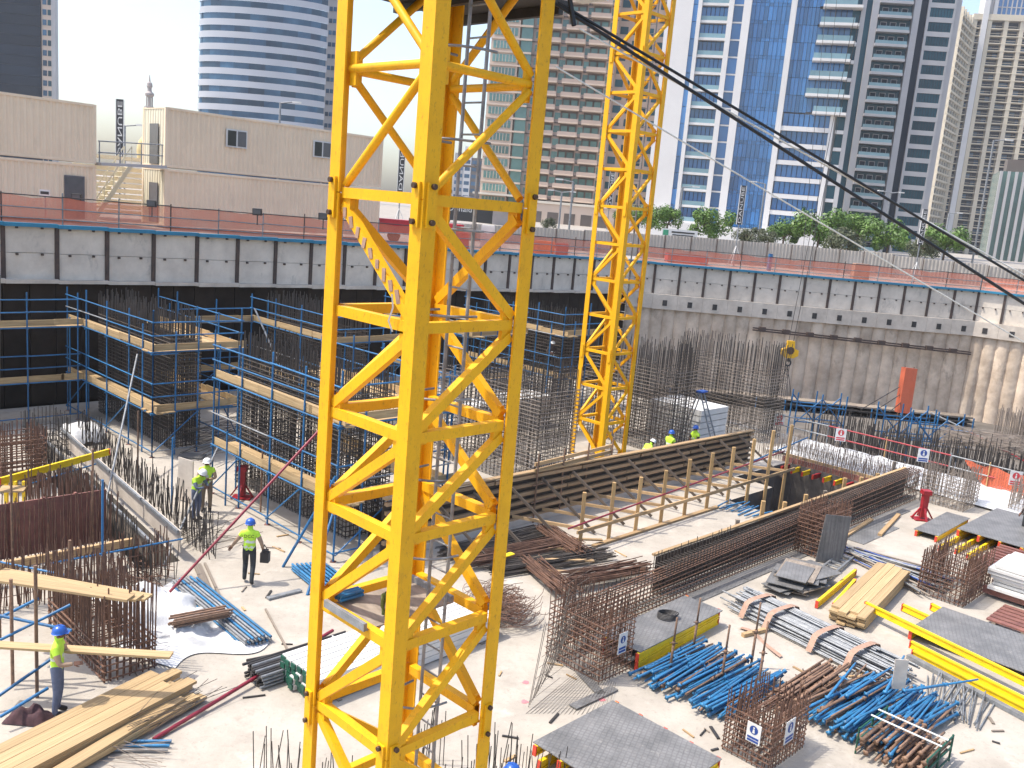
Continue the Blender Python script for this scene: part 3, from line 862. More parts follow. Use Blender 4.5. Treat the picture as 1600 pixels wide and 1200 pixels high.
# ---------------------------------------------------------------- timber formwork with walers and posts
fw = thing('timber_formwork', 'long brown timber wall formwork with horizontal walers behind the posts', 'formwork', W(16.0, 19.6, 0))
FA0, FA1 = 15.6, 35.8
for i in range(9):
    u0 = FA0 + (FA1 - FA0) * i / 9; u1 = FA0 + (FA1 - FA0) * (i + 1) / 9
    bx('ply_sheet', W((u0 + u1) / 2, 19.75, 0.83 + .06 * (8 - i) / 8), RA * (u1 - u0 - .01), LB * .02, V((0, 0, 1.4 + .22 * (8 - i) / 8)), 'form_ply', fw)
    bx('ply_sheet', W((u0 + u1) / 2, 20.35, 0.7), RA * (u1 - u0 - .01), LB * .02, V((0, 0, 1.05)), 'form_ply', fw)
for k in range(6):
    u = FA0
    while u < FA1 - .1:
        L_ = min(rnd(3.2, 4.4), FA1 - u)
        zz = lambda u_: 0.2 + (0.242 + .0026 * (FA1 - u_)) * k + rnd(-.012, .012)
        p, q = W(u + rnd(0, .08), 19.66 + rnd(-.015, .015), zz(u)), W(u + L_ - .03, 19.66, zz(u + L_))
        board('waler', p, q, 0.12, 0.11, 'timber_shaded', fw)
        u += L_
board('top_rail', W(FA0, 19.68, 1.83), W(FA1, 19.68, 1.55), 0.2, 0.05, 'timber', fw)
bx('kicker', W(25, 19.75, 0.1), RA * 19, LB * .35, V((0, 0, 0.19)), 'ledge_concrete', fw)
for i in range(12):
    a_ = 17.3 + i * 1.55
    board('rake', W(a_ + .1, 19.55, 1.5), W(a_ + .75, 17.6, -0.0 + 0.06), 0.05, 0.09, 'timber_dark', fw)
for (p, q) in ((W(17.5, 19.5, 1.75), W(27.2, 19.6, 1.8)),):
    pass
pk = thing('guard_planks', 'two pale planks on rusty standards above the formwork, in front of the far crane', 'planks', W(23.0, 19.4, 0))
P0, P1 = G(836, 726, 2.0), G(958, 696, 2.0)
for k in range(2):
    board('plank', P0 + V((0, 0, -.22 * k)), P1 + V((0, 0, -.22 * k)), 0.05, 0.12, 'timber', pk)
for t in (0.02, 0.33, .64, 0.97):
    p = P0.lerp(P1, t) + V((.05, -.06, 0))
    tube('standard', V((p.x, p.y, 0)), V((p.x, p.y, 2.35)), 0.03, 'rusty_prop', pk)
for z in (1.3, 0.7):
    tube('ledger', V((P0.x, P0.y - .1, z)), V((P1.x, P1.y - .1, z)), 0.024, 'rusty_prop', pk)

pf_ = thing('timber_post_row', 'row of upright timber posts with a rail in front of the formwork', 'posts', W(21.3, 17.0, 0))
for i in range(10):
    a_ = 21.3 + 1.42 * i
    base = -2.4 if a_ > 30.3 else 0.0
    top = 1.75 + 0.085 * i + rnd(-.1, .1)
    board('post', W(a_, 17.05, base), W(a_ + rnd(-.04, .04), 17.05, top), 0.11, 0.11, 'timber_post', pf_)
    board('strut', W(a_ + .12, 17.1, 0.62), W(a_ - .55, 19.5, 0.42), 0.06, 0.1, 'timber', pf_)
for i in range(4):
    a_ = 21.0 + 3.4 * i
    board('rail', W(a_, 16.96, 0.62 + .012 * i), W(a_ + 3.5, 16.96, 0.64 + .012 * i), 0.06, 0.11, 'timber', pf_)
board('sole_plate', W(21.8, 16.9, 0.04), W(29.0, 16.95, 0.04), 0.16, 0.07, 'timber', pf_)
sp2 = thing('timber_post_row', 'row of short timber posts behind the long rebar beam, at the pit edge', 'posts', W(26, 14.0, 0))
for i in range(9):
    a_ = 25.2 + 1.5 * i
    board('post', W(a_, 13.95, -1.6 if a_ > 30.3 else 0), W(a_, 13.95, 1.2 + rnd(-.1, .35)), 0.12, 0.12, 'timber_post' if i % 4 else 'timber_grey', sp2)
board('rail', W(24.0, 13.98, 0.30), W(29.6, 14.3, 0.36), 0.14, 0.12, 'timber', sp2)
pole('red pole lying along the posts in front of the formwork', W(20.3, 16.75, 0.95), W(34.5, 17.4, 1.35), 0.03, 'red_tube', 'red_pole')
pole('blue tube tied across the far end of the timber posts', W(31.5, 17.2, 1.35), W(36.8, 17.6, 1.6), 0.03, 'blue_tube', 'tie_tube')

# pit edge girders and rear deck
pg = thing('deck_edge', 'red and yellow girders under the deck edge at the far side of the pit', 'deck', W(38.1, 16, 0))
for i in range(10):
    b_ = 14.3 + i * 0.5
    hbeam('girder', W(37.2, b_, -0.16), W(38.6, b_, -0.16), 'h_beam_yellow' if i % 3 else 'red_steel', pg)
board('edge_board', W(37.95, 14.1, 0.1), W(37.95, 19.2, 0.1), 0.08, 0.28, 'rust_steel', pg)
board('edge_board', W(38.25, 14.1, 0.16), W(38.25, 19.2, 0.16), 0.08, 0.3, 'timber', pg)
# rebar fringe standing round the pit on the far side
starters('dense pale rebar fringe beyond the pit, in front of the railing', line_pts(38.5, 13.4, 38.5, 20.5, .12, 3, .3) + line_pts(39.6, 13, 40.4, 20.5, .14, 4, .35), 0, 0.85, 0.012, 'rebar_grey', .15,
         ties=[((38.5, 13.4), (38.5, 20.5), .3 + .22 * k) for k in range(3)] + [((39.7, 13), (40.3, 20.5), .3 + .22 * k) for k in range(3)])
ws = [];  nx, ny = 26, 14
for j in range(ny):
    for i in range(nx):
        a_ = 38.9 + 3.9 * j / (ny - 1); b_ = 9.6 + 11 * i / (nx - 1)
        ws.append(W(a_, b_, 0.06 + rnd(0, .22) * (0.4 if i in (0, nx - 1) or j in (0, ny - 1) else 1)))
tag(grid_sheet(ws, nx, ny).obj('plastic_sheet', 'white_sheet', None, smooth=True), 'crumpled white plastic sheeting under the rebar beyond the pit', 'sheet')
starters('dark bars standing in the pit', [(31 + rnd(0, 6.5), 14.5 + rnd(0, 4)) for _ in range(60)], -4.1, 3.4, .014, 'rebar_dark', .5)
b_ = thing('prop_pile', 'small pile of blue tubes at the bottom of the timber posts', 'tubes', W(30.2, 16.2, 0))
for i in range(14):
    p = W(29.0 + rnd(-.2, .2), 15.2 + i * .13, 0.05 + .05 * (i % 3))
    tube('tube', p, p + RA * 1.15 + LB * rnd(-.2, .2), 0.028, 'blue_prop', b_)

# ---------------------------------------------------------------- long low rebar beam
lb = thing('rebar_beam', 'long low rebar beam cage running from the near mesh to the pit corner', 'rebar cage', W(16.4, 13.2, 0))
b = MB()
na = int((37.6 - 16.4) / .16)
for i in range(na + 1):
    a_ = 16.4 + .16 * i
    hh = (0.72 if a_ < 20 else 0.98) + .012 * (a_ - 16)
    for bb in (13.0, 13.45):
        b.bar(W(a_ + rnd(-.02, .02), bb, 0), W(a_ + rnd(-.03, .03), bb, hh + (rnd(.1, .35) if a_ < 24 else rnd(-.02, .05))), .013, 4)
    b.bar(W(a_, 13.0, hh), W(a_, 13.45, hh), .012, 4); b.bar(W(a_, 13.0, .1), W(a_, 13.45, .1), .012, 4)
b.obj('stirrups', 'rebar_dark', lb, kind='stuff')
b = MB()
for bb in (12.97, 13.48):
    for k in range(7):
        f = k / 6.0
        b.bar(W(16.3, bb, .06 + .66 * f), W(37.6, bb, .06 + 1.15 * f), .015, 4)
for k in range(5):
    b.bar(W(16.3, 13.02 + .1 * k, .74), W(37.6, 13.02 + .1 * k, 1.24), .016, 4)
b.obj('long_bars', 'rebar', lb, kind='stuff')
fb = thing('beam_formwork', 'dark ply form behind the long rebar beam with a pale timber top edge', 'formwork', W(22, 13.7, 0))
for i in range(6):
    u0 = 20.4 + 2.9 * i
    bx('ply_sheet', W(u0 + 1.45, 13.62, 0.56), RA * 2.88, LB * .02, V((0, 0, 1.08)), 'form_ply', fb)
    board('top_edge', W(u0, 13.7, 1.13), W(u0 + 2.88, 13.7, 1.13), 0.12, 0.06, 'timber', fb)
fs_ = thing('edge_strip', 'dark ply strip lying along the foot of the long rebar beam', 'plywood', W(21, 12.6, 0))
for i in range(5):
    bx('strip', W(22.2 + 3.0 * i, 12.62, 0.015), RA * 2.96, LB * .3, V((0, 0, .022)), 'phenolic_ply', fs_)
# front mesh and cages
cage('rusty square column cage at the near end of the long rebar beam', 15.3, 16.4, 11.3, 12.9, 0, 1.35, .45, .12, .14, .013, 'rebar', cat='column cage')
mesh_t = thing('leaning_mesh', 'tangle of thin grey reinforcing mesh leaning at the near column cage', 'mesh', W(13.6, 12.1, 0))
b = MB()
e0, e1 = G(822, 1115), G(948, 1118)
for i in range(20):
    t = i / 19
    b.bar(e0.lerp(e1, t), G(905, 1052).lerp(G(962, 1072), t) + V((0, 0, .1)), .005, 3)
for i in range(26):
    p = G(826 + i * 2.2, 1105 - i * 3.6)
    b.bar(p, p + V((rnd(.15, .55), rnd(0, .3), rnd(1.2, 1.9))), .008, 3)
for i in range(14):
    b.bar(e0.lerp(G(870, 1000), i / 13) + V((0, 0, .12 * i)), e0.lerp(G(880, 1000), i / 13) + V((.6, .2, .12 * i + .5)), .006, 3)
b.obj('wires', 'rebar_dark', mesh_t, kind='stuff')
cage('rusty column cage with a blue and white notice, at the lower right', 15.35, 16.75, 7.15, 8.15, 0, 1.05, .2, .11, .11, .013, 'rebar', cat='column cage')
cage('rusty column cage right of the timber stack', 27.4, 29.6, 7.7, 9.0, 0, 1.15, .2, .12, .13, .013, 'rebar', cat='column cage')
cage('rusty column cage halfway along the long rebar beam', 27.3, 29.0, 12.0, 12.95, 0, 1.5, .2, .12, .14, .013, 'rebar', cat='column cage')
cage('short rusty column cage in front of the far corner of the beam', 37.6, 39.2, 11.2, 12.9, 0, 1.2, .4, .13, .15, .013, 'rebar_grey', cat='column cage')
cage('low rebar kerb cage beyond the red jack, with a hanging sign', 39.4, 43.0, 9.6, 10.1, 0, .9, .35, .13, .2, .013, 'rebar_grey', inner=False)
lm = bx('mesh_sheet', W(27.4, 11.75, .78), (RA * .35 + LB * -.2).normalized() * .95, LB * .02 + RA * .012, V((.28, .1, 1.55)), 'phenolic_ply')
tag(lm, 'dark grey ply sheet leaning upright against a rebar cage by the beam', 'plywood')
# crossed ties pattern bars on it
def notice(label, c, w, h, facing, m2='sign_blue'):
    f = facing.normalized(); x = V((-f.y, f.x, 0)).normalized() * -1
    up = V((0, 0, 1))
    t = thing('notice_board', label, 'sign', c)
    bx('board', c, x * w, f * .012, up * h, 'white_paint', t)
    cb = MB()
    n = 16; r = w * .3; cc = c + up * h * .17 + f * .009
    cb.add([cc + (x * math.cos(2 * math.pi * k / n) + up * math.sin(2 * math.pi * k / n)) * r for k in range(n)], [tuple(range(n))])
    cb.obj('pictogram_disc', m2, t)
    fb_ = MB(); cc = cc + f * .004
    fb_.add([cc + (x * math.cos(2 * math.pi * k / 8) + up * math.sin(2 * math.pi * k / 8)) * r * .22 + up * r * .5 for k in range(8)], [tuple(range(8))])
    fb_.add([cc + x * sx * r * .3 + up * sz * r for sx, sz in ((-1, -.7), (1, -.7), (.6, .2), (-.6, .2))], [(0, 1, 2, 3)])
    fb_.obj('pictogram_figure', 'white_paint', t)
    for k in range(2):
        bx('text_band', c - up * h * (.24 + .15 * k) + f * .009, x * w * .8, f * .006, up * h * .1, m2, t)
    return t
notice('white notice with a blue round pictogram on the lower right cage', W(15.9, 7.08, .72) + V((0, 0, 0)), .36, .48, -LB)
notice('white and blue notice on the end of the lower right cage', W(15.27, 7.5, .7), .3, .4, -RA)
notice('white and blue notice on the near column cage of the long beam', W(15.9, 11.22, .85), .3, .5, -LB)
notice('white notice hanging on the low kerb cage', W(41.2, 9.5, .6), .4, .5, -LB)

# ---------------------------------------------------------------- stored material on the right
def rand_props(label, group, n, a0, a1, b0, b1, m, ln, layers, spread=.06, name='steel_prop', zb=.08):
    for i in range(n):
        lay = i % layers
        t = (i // layers + .5) / math.ceil(n / layers)
        bb = b1 + (b0 - b1) * t + rnd(-.05, .05)
        am = (a0 + a1) / 2 + rnd(-.25, .25)
        L_ = ln * rnd(.9, 1.05)
        z = zb + lay * .085 + rnd(0, .02)
        sk = rnd(-spread, spread)
        P = W(am - L_ / 2, bb - sk * L_ / 2, z); Q = W(am + L_ / 2, bb + sk * L_ / 2, z + rnd(-.01, .02))
        if random.random() < .5: P, Q = Q, P
        tag(prop(name, P, Q, m if random.random() < .82 or m != 'blue_prop' else 'rusty_prop', None, rnd(0, 3)), label, 'prop', group)
rand_props('blue steel shoring prop in the left heap at the lower right', 'blue props in the left heap', 64, 16.2, 18.7, 8.55, 10.95, 'blue_prop', 2.6, 3, .1)
rand_props('rusty brown steel prop between the two blue heaps', 'rusty props between the heaps', 34, 17.6, 20.2, 7.75, 8.45, 'rusty_prop', 2.55, 4, .03)
rand_props('blue steel shoring prop in the right heap at the lower right', 'blue props in the right heap', 78, 17.4, 21.0, 5.55, 7.6, 'blue_prop', 3.0, 4, .14)
for i in range(5):   # loose props on top
    p = W(18.2 + .4 * i, 7.4 - .25 * i, .48 + .02 * i)
    tag(prop('steel_prop', p, p + RA * rnd(1.9, 2.4) + LB * rnd(.5, -1.0), 'blue_prop'), 'blue steel prop lying askew on top of the right heap', 'prop', 'loose props on the right heap')
rand_props('short rusty tube in the strapped crate at the bottom right', 'rusty tubes in the crate', 40, 17.6, 18.7, 5.0, 6.3, 'rusty_prop', 1.35, 5, .03, 'steel_tube', .12)
cr = thing('tube_crate', 'green mesh crate strapped round rusty tubes at the bottom right', 'crate', W(18.1, 5.6, 0))
for t in (5.0, 6.35):
    for z in (.06, .3, .55): tube('rail', W(17.45, t, z), W(18.8, t, z), .02, 'hoop_green', cr)
    for a_ in (17.45, 18.1, 18.8): tube('post', W(a_, t, 0), W(a_, t, .58), .022, 'hoop_green', cr)
board('strap_band', W(18.1, 4.98, .6), W(18.1, 6.4, .6), .05, .012, 'reflective', cr)
board('strap_band', W(18.45, 4.98, .6), W(18.45, 6.4, .6), .05, .012, 'reflective', cr)
tag(board('end_plate', W(20.0, 6.6, .45), W(20.0, 6.62, 1.15), .3, .02, 'ledge_concrete'), 'small grey plate standing among the blue props of the right heap', 'plate')
# thin silver tubes beside the heap
sv = thing('tube_bundle', 'loose bundle of thin silver tubes beside the right blue heap', 'tubes', W(21.6, 5.4, 0))
for i in range(24):
    p = W(20.6 + rnd(-.2, .2), 5.0 + i * .05, .04 + .04 * (i % 3))
    tube('tube', p, p + RA * 1.7 + LB * (.4 + rnd(-.3, .3)), .018, 'galvanised', sv)
for (a_, b_, h_) in ((17.0, 10.6, 1.0), (18.4, 10.9, 1.0), (18.9, 9.6, 1.25), (17.6, 9.6, 1.05), (18.0, 8.9, 1.3)):
    st = tag(prop('upright_post', W(a_, b_, 0), W(a_ + .03, b_, h_ + .4), 'rusty_prop'), 'thin rusty stake standing among the blue props', 'stake', 'stakes round the left blue heap')

# galvanised tube bundle with slings
gb = thing('tube_bundle', 'big bundle of galvanised tubes tied with pale pink slings', 'tubes', W(21.3, 9.7, 0))
P, Q = W(21.9, 11.6, 0), W(21.3, 7.4, 0)
dirn = (Q - P).normalized(); sid = V((dirn.y, -dirn.x, 0))
for i in range(70):
    lay = i // 16
    off = (i % 16 - 8) * .085 * (1 - .12 * lay)
    s0 = rnd(-.5, .6)
    p = P + dirn * s0 + sid * off + V((0, 0, .1 + lay * .085))
    q = Q + dirn * (rnd(-.9, .7)) + sid * (off + rnd(-.12, .12)) + V((0, 0, .1 + lay * .08 + rnd(-.02, .03)))
    tube('tube', p, q, .026, 'galvanised', gb)
for t in (.12, .3, .62, .86):
    c = P.lerp(Q, t)
    bb = MB(); pts = []
    for k in range(9):
        u = -1 + 2 * k / 8
        pts.append((c + sid * u * .76 + V((0, 0, .06 + .45 * (1 - u ** 4) ** .5))))
    vs_ = []
    for p in pts: vs_ += [p - dirn * .08, p + dirn * .08]
    bb.add(vs_, [(2 * k, 2 * k + 1, 2 * k + 3, 2 * k + 2) for k in range(8)])
    bb.obj('sling', 'strap', gb, smooth=True)
for s_, e_ in (((20.6, 10.9), (20.1, 9.4)),):
    bb = MB(); vs_ = []
    for k in range(9):
        t = k / 8; c = W(s_[0] + (e_[0] - s_[0]) * t + .12 * math.sin(5 * t), s_[1] + (e_[1] - s_[1]) * t, .03 + .03 * math.sin(9 * t))
        vs_ += [c - RA * .07, c + RA * .07]
    bb.add(vs_, [(2 * k, 2 * k + 1, 2 * k + 3, 2 * k + 2) for k in range(8)])
    tag(bb.obj('loose_sling', 'strap', None, smooth=True), 'loose pink sling lying on the slab by the tube bundle', 'sling')
for (a_, b_, l_) in ((20.2, 10.6, .9), (20.9, 7.9, 1.1)):
    tag(board('bearer', W(a_, b_, .05), W(a_ + l_ * .9, b_ - .2, .05), .11, .1, 'timber'), 'short timber bearer on the slab by the galvanised bundle', 'timber', 'bearers by the galvanised bundle')

# timber stacks: each plank can be lifted off
def plank_stack(label, group, P, Q, side, nw, nl, w, h, m, jit=.12, name='timber_plank', zb=.07, up_dir=None):
    for l_ in range(nl):
        for k in range(nw):
            s0, s1 = rnd(-jit, jit), rnd(-jit, jit)
            o = side * ((k - (nw - 1) / 2) * (w + .012)) + V((0, 0, zb + l_ * (h + .006)))
            d = (Q - P).normalized()
            lay = ['bottom', 'second', 'third', 'fourth', 'fifth', 'sixth', 'seventh', 'eighth'][l_] if l_ < nl - 1 else 'top'
            pos = ['on its near side', 'second from the near side', 'second from the far side', 'on its far side'][k if k < 3 else 3]
            tag(board(name, P + o + d * s0, Q + o + d * s1, w, h, m, None), 'pale plank in the %s layer of the %s, %s' % (lay, label, pos), 'plank', group)
plank_stack('right timber stack', 'planks of the right stack', W(23.2, 9.25), W(27.9, 9.95), (W(0, 1) + RA * -.15).normalized(), 4, 6, .23, .055, 'timber_pale', .15)
P, Q = G(-70, 1230, .34), G(272, 1056, .34)
P.z = Q.z = 0
sd = V((-(Q - P).y, (Q - P).x, 0)).normalized()
plank_stack('left timber stack', 'planks of the left stack', P, Q, sd, 4, 5, .25, .058, 'timber_pale', .3)
for k in range(3):
    tag(board('timber_plank', P - sd * .75 + RA * rnd(-.2, .3) + V((0, 0, .1 + .06 * k)), Q - sd * .68 + RA * rnd(-.4, .1) + V((0, 0, .1 + .06 * k)), .25, .055, 'timber_pale'), ['lowest', 'middle', 'upper'][k] + ' pale plank slipped down beside the left timber stack', 'plank', 'planks slipped off the left stack')
tag(board('timber_bearer', W(7.3, 15.6, .035), W(7.7, 17.9, .035), .1, .065, 'timber_grey'), 'grey bearer under the far end of the left timber stack', 'timber')

# ply and girder packs
def pack(label, P, Q, side, w, z, n_girders, ply=True, gm='h_beam_yellow'):
    t = thing('ply_girder_pack', label, 'formwork', P)
    for k in range(n_girders):
        o = side * ((k / max(1, n_girders - 1) - .5) * (w - .16))
        hbeam('girder', P + o + V((0, 0, z + .1)), Q + o + V((0, 0, z + .1)), gm, t)
    if ply:
        c = (P + Q) / 2
        bx('ply_panel', c + V((0, 0, z + .215)), (Q - P) * .97, side * w, V((0, 0, .022)), 'phenolic_ply', t)
    return t
SL = LB
t = pack('grey ply panel on yellow girders by the long rebar beam, with a cable coil', W(16.5, 11.68), W(20.3, 11.93), SL, 1.15, .22, 2)
for k in (-.5, .5):
    hbeam('girder', W(16.5, 11.68 + k, .1), W(20.3, 11.93 + k, .1), 'h_beam_yellow', t)
bx('ply_panel', W(17.0, 11.73, .215), RA * 1.2, LB * .9, V((0, 0, .02)), 'phenolic_ply', t)
b = MB()
for k in range(5):
    c = W(18.6 + .02 * k, 11.9, .47 + .025 * k)
    b.path([c + V((math.cos(x) * (.22 + .01 * k), math.sin(x) * (.2 - .008 * k), 0)) for x in [2 * math.pi * j / 18 for j in range(19)]], .014, 5)
tag(b.obj('cable_coil', 'dark_steel', None, smooth=True), 'grey cable coil lying on the ply panel', 'cable')
t = pack('grey ply panel on yellow girders at the bottom edge, right of the near crane', W(11.95, 8.9), W(14.45, 8.95), SL, 2.6, .2, 5)
for k in range(4):
    hbeam('girder', W(11.9, 7.9 + .68 * k, .1), W(14.35, 7.95 + .68 * k, .1), 'h_beam_yellow', t)
pack('grey ply panel on a yellow girder beside the red jack', W(32.8, 10.8), W(36.3, 10.95), SL, .85, 0, 2)
t = pack('large grey ply panel with yellow girders at the right edge, far pack', W(33.6, 9.0), W(38.0, 9.0), SL, 2.2, .22, 4)
for k in range(5):
    hbeam('girder', W(31.9 + .25 * (k % 2), 8.2 + .45 * k, .1), W(35.6, 8.2 + .45 * k, .1), 'h_beam_yellow', t)
t = thing('rusty_waler_stack', 'stack of rusty brown steel walers at the right edge', 'walers', W(31.5, 8, 0))
for k in range(9):
    board('waler', W(30.9 + k * .32, 6.4, .32), W(30.9 + k * .32, 8.6, .32), .14, .12, 'rust_steel', t)
for k in range(4):
    board('bearer', W(30.7, 6.6 + .6 * k, .12), W(34.0, 6.6 + .6 * k, .12), .12, .22, 'red_steel', t)
board('channel', W(30.9, 7.9, .5), W(33.6, 6.6, .5), .14, .12, 'dark_steel', t)
board('channel', W(30.5, 7.4, .45), W(32.6, 6.1, .45), .14, .1, 'sign_blue', t)
t = pack('large grey ply panel with long yellow girders at the lower right edge', W(23.9, 6.3), W(26.4, 6.3), SL, 3.2, .02, 2)
for (p, q) in (((25.6, 8.7), (25.2, 7.0)), ((26.4, 8.2), (25.7, 6.4))):
    hbeam('girder', W(p[0], p[1], .12), W(q[0], q[1], .12), 'h_beam_yellow', t)
for k, (p, q) in enumerate((((24.2, 9.2), (23.0, 4.4)), ((23.1, 7.5), (22.2, 3.9)), ((22.9, 7.35), (22.0, 3.7)))):
    tag(hbeam('yellow_girder', W(p[0], p[1], .36 - .13 * k), W(q[0], q[1], .36 - .13 * k), 'h_beam_yellow'), ['longest yellow girder slanting across the ply at the lower right edge', 'yellow girder below the long one at the lower right edge', 'yellow girder at the front of the lower right stack'][k], 'girder')
tag(board('steel_channel', W(22.75, 7.4, .06), W(21.7, 3.6, .06), .16, .1, 'galvanised'), 'grey steel channel in front of the lower right girders', 'channel')
for (p, q, k) in (((23.6, 10.3), (27.0, 10.75), 0), ((23.9, 9.95), (26.2, 10.4), 1)):
    tag(hbeam('yellow_girder', W(p[0], p[1], .12), W(q[0], q[1], .12), 'h_beam_yellow'), ['yellow girder beside the right timber stack', 'second yellow girder tucked against the right timber stack'][k], 'girder')
# weathered ply stack
for k in range(14):
    c = W(24.6 + rnd(-.5, .5), 11.4 + rnd(-.35, .35), .1 + k * .028)
    an = rnd(-.5, .5)
    x = RA * math.cos(an) + LB * math.sin(an); y = LB * math.cos(an) - RA * math.sin(an)
    tag(bx('ply_offcut', c, x * rnd(1.0, 2.2), y * rnd(.6, 1.3), V((0, 0, .02)), 'phenolic_ply' if k % 4 else 'timber_grey'), 'weathered grey ply offcut in the heap by the leaning sheet', 'plywood', 'ply offcuts in the heap')
lg = thing('ladder_frame', 'grey steel ladder frame lying behind the weathered ply heap', 'ladder', W(26, 11, 0))
for s_ in (0, .45): board('stile', W(25.6, 11.0 + s_, .1), W(28.3, 11.4 + s_, .1), .06, .08, 'galvanised', lg)
for k in range(7): board('rung', W(25.8 + .38 * k, 11.04 + .056 * k, .1), W(25.8 + .38 * k, 11.45 + .056 * k, .1), .06, .04, 'galvanised', lg)
# long plank and tube bundle beyond the timber stack
bt = thing('scaffold_tube_bundle', 'long bundle of grey and blue scaffold tubes behind the right timber stack', 'tubes', W(29, 11, 0))
for i in range(30):
    p = W(28.9 - .05 * (i % 10) + rnd(-.3, .3), 12.1 - .02 * i, .06 + .07 * (i // 10))
    q = W(29.6 - .28 * (i % 10) + rnd(-.2, .2), 8.8 + rnd(-.4, .3), .06 + .07 * (i // 10))
    tube('tube', p, q, .03, random.choice(['galvanised', 'dark_steel', 'galvanised', 'sign_blue', 'timber_grey']), bt)
# white aluminium panels at the right edge
wp = thing('white_panel_stack', 'stack of white steel panels at the right edge', 'panels', W(29.6, 6.9, 0))
for k in range(7):
    bx('panel', W(29.9 + rnd(-.15, .15), 6.7 + rnd(-.1, .1), .35 + .11 * k), RA * 1.9, LB * 1.7, V((0, 0, .085)), 'white_paint', wp)
for k in range(3): board('bearer', W(29.1 + .8 * k, 5.8, .2), W(29.1 + .8 * k, 7.7, .2), .12, .22, 'rust_steel', wp)
pl2 = thing('pallet', 'dark timber pallet under rusty girders below the white panels', 'pallet', W(27.6, 5.8, 0))
for k in range(6): board('slat', W(27.0 + .28 * k, 5.0, .12), W(27.0 + .28 * k, 6.9, .12), .2, .05, 'rust_steel', pl2)
for k in range(3): board('runner', W(26.9, 5.2 + .75 * k, .05), W(28.6, 5.2 + .75 * k, .05), .1, .09, 'timber_grey', pl2)
# red jack stands
def jack(label, p, s):
    t = thing('jack_stand', label, 'jack', p)
    bx('column', p + V((0, 0, .62 * s)), V((.22 * s, 0, 0)), V((0, .22 * s, 0)), V((0, 0, 1.0 * s)), 'red_steel', t)
    bx('head', p + V((0, 0, 1.14 * s)), V((.34 * s, 0, 0)), V((0, .34 * s, 0)), V((0, 0, .16 * s)), 'red_steel', t)
    bx('foot_plate', p + V((0, 0, .03)), V((.7 * s, 0, 0)), V((0, .5 * s, 0)), V((0, 0, .04)), 'red_steel', t)
    for an in (0, 1.57, 3.14, 4.71):
        d = V((math.cos(an), math.sin(an), 0))
        board('stay', p + d * .42 * s + V((0, 0, .05)), p + d * .12 * s + V((0, 0, .5 * s)), .07 * s, .05 * s, 'red_steel', t)
jack('red steel jack stand beside the rebar beam on the right', G(1440, 812), .95)
jack('red steel jack stand in front of the middle scaffold', G(378, 778), .9)
# loose boards along the beam
for k, (p, q) in enumerate((((31.5, 11.9), (34.6, 12.5)), ((29.6, 12.5), (33.0, 12.85)))):
    tag(board('loose_plank', W(*p, .06), W(*q, .06), .14, .09, 'timber'), ['timber plank on the slab before the red jack', 'timber plank lying against the long rebar beam'][k], 'plank')
tag(bx('ply_sheet', W(31.6, 12.3, .012), RA * 3.0, LB * .9, V((0, 0, .018)), 'phenolic_ply'), 'grey ply sheet flat on the slab along the rebar beam', 'plywood')
for k, (p, q) in enumerate((((907, 1050), (940, 1085)), ((895, 1105), (960, 1075)))):
    tag(board('loose_ply_strip', G(*p, .03), G(*q, .03), .22, .03, 'phenolic_ply'), ['dark ply strip on the thin mesh by the near cage', 'grey ply strip on the slab below the near cage'][k], 'plywood')

# ---------------------------------------------------------------- centre: rebar bundles, coil, board stack
def bundle(label, p, q, n, r, m, wid, name='rebar_bundle', z=.05, fan=.1):
    b = MB(); d = (q - p).normalized(); s = V((d.y, -d.x, 0))
    for i in range(n):
        o = s * rnd(-wid, wid)
        b.bar(p + o + d * rnd(-.2, .2) + V((0, 0, z + rnd(0, wid * .7))), q + o * rnd(.5, 1.5) + s * rnd(-fan, fan) + d * rnd(-.3, .3) + V((0, 0, z + rnd(0, wid * .7))), r, 4)
    t = thing(name, label, 'rebar', (p + q) / 2)
    b.obj('bars', m, t, kind='stuff')
    return t
B1_ = [((17.2, 18.7), (21.2, 18.4), 'rebar_dark'), ((17.3, 17.9), (20.8, 17.3), 'rebar'), ((21.2, 18.5), (20.6, 16.5), 'rebar_grey'), ((17.6, 17.1), (21.4, 16.2), 'rebar_dark'), ((18.9, 16.9), (18.2, 14.9), 'rebar_grey'), ((18.6, 15.2), (21.3, 14.6), 'rebar')]
LBL = ['dark rebar bundle lying below the formwork, upper of the heap', 'rusty rebar bundle in the middle of the heap before the formwork', 'short rebar bundle crossing the right end of the heap', 'dark rebar bundle across the heap before the formwork', 'short rebar bundle crossing the lower left of the heap', 'rusty rebar fan in front of the heap, nearest the long beam']
for k, (p, q, m) in enumerate(B1_):
    bundle(LBL[k], W(*p), W(*q), 70, .014, {'rebar_grey': 'rebar', 'rebar': 'rebar'}.get(m, 'rebar_dark'), .34, z=.05 + .07 * (k % 3))
for k in range(4):
    tag(board('offcut_board', W(18.6 + .7 * k, 16.2 + .5 * k, .2 + .02 * k), W(19.8 + .8 * k, 15.4 + .5 * k, .16), .12, .05, 'timber'), 'pale timber offcut lying in the rebar heap', 'timber', 'offcuts in the rebar heap')
tag(bx('yellow_offcut', W(18.2, 17.2, .42), RA * .5, LB * .18, V((0, 0, .03)), 'h_beam_yellow'), 'small yellow board on the rebar heap', 'board')
b = MB()
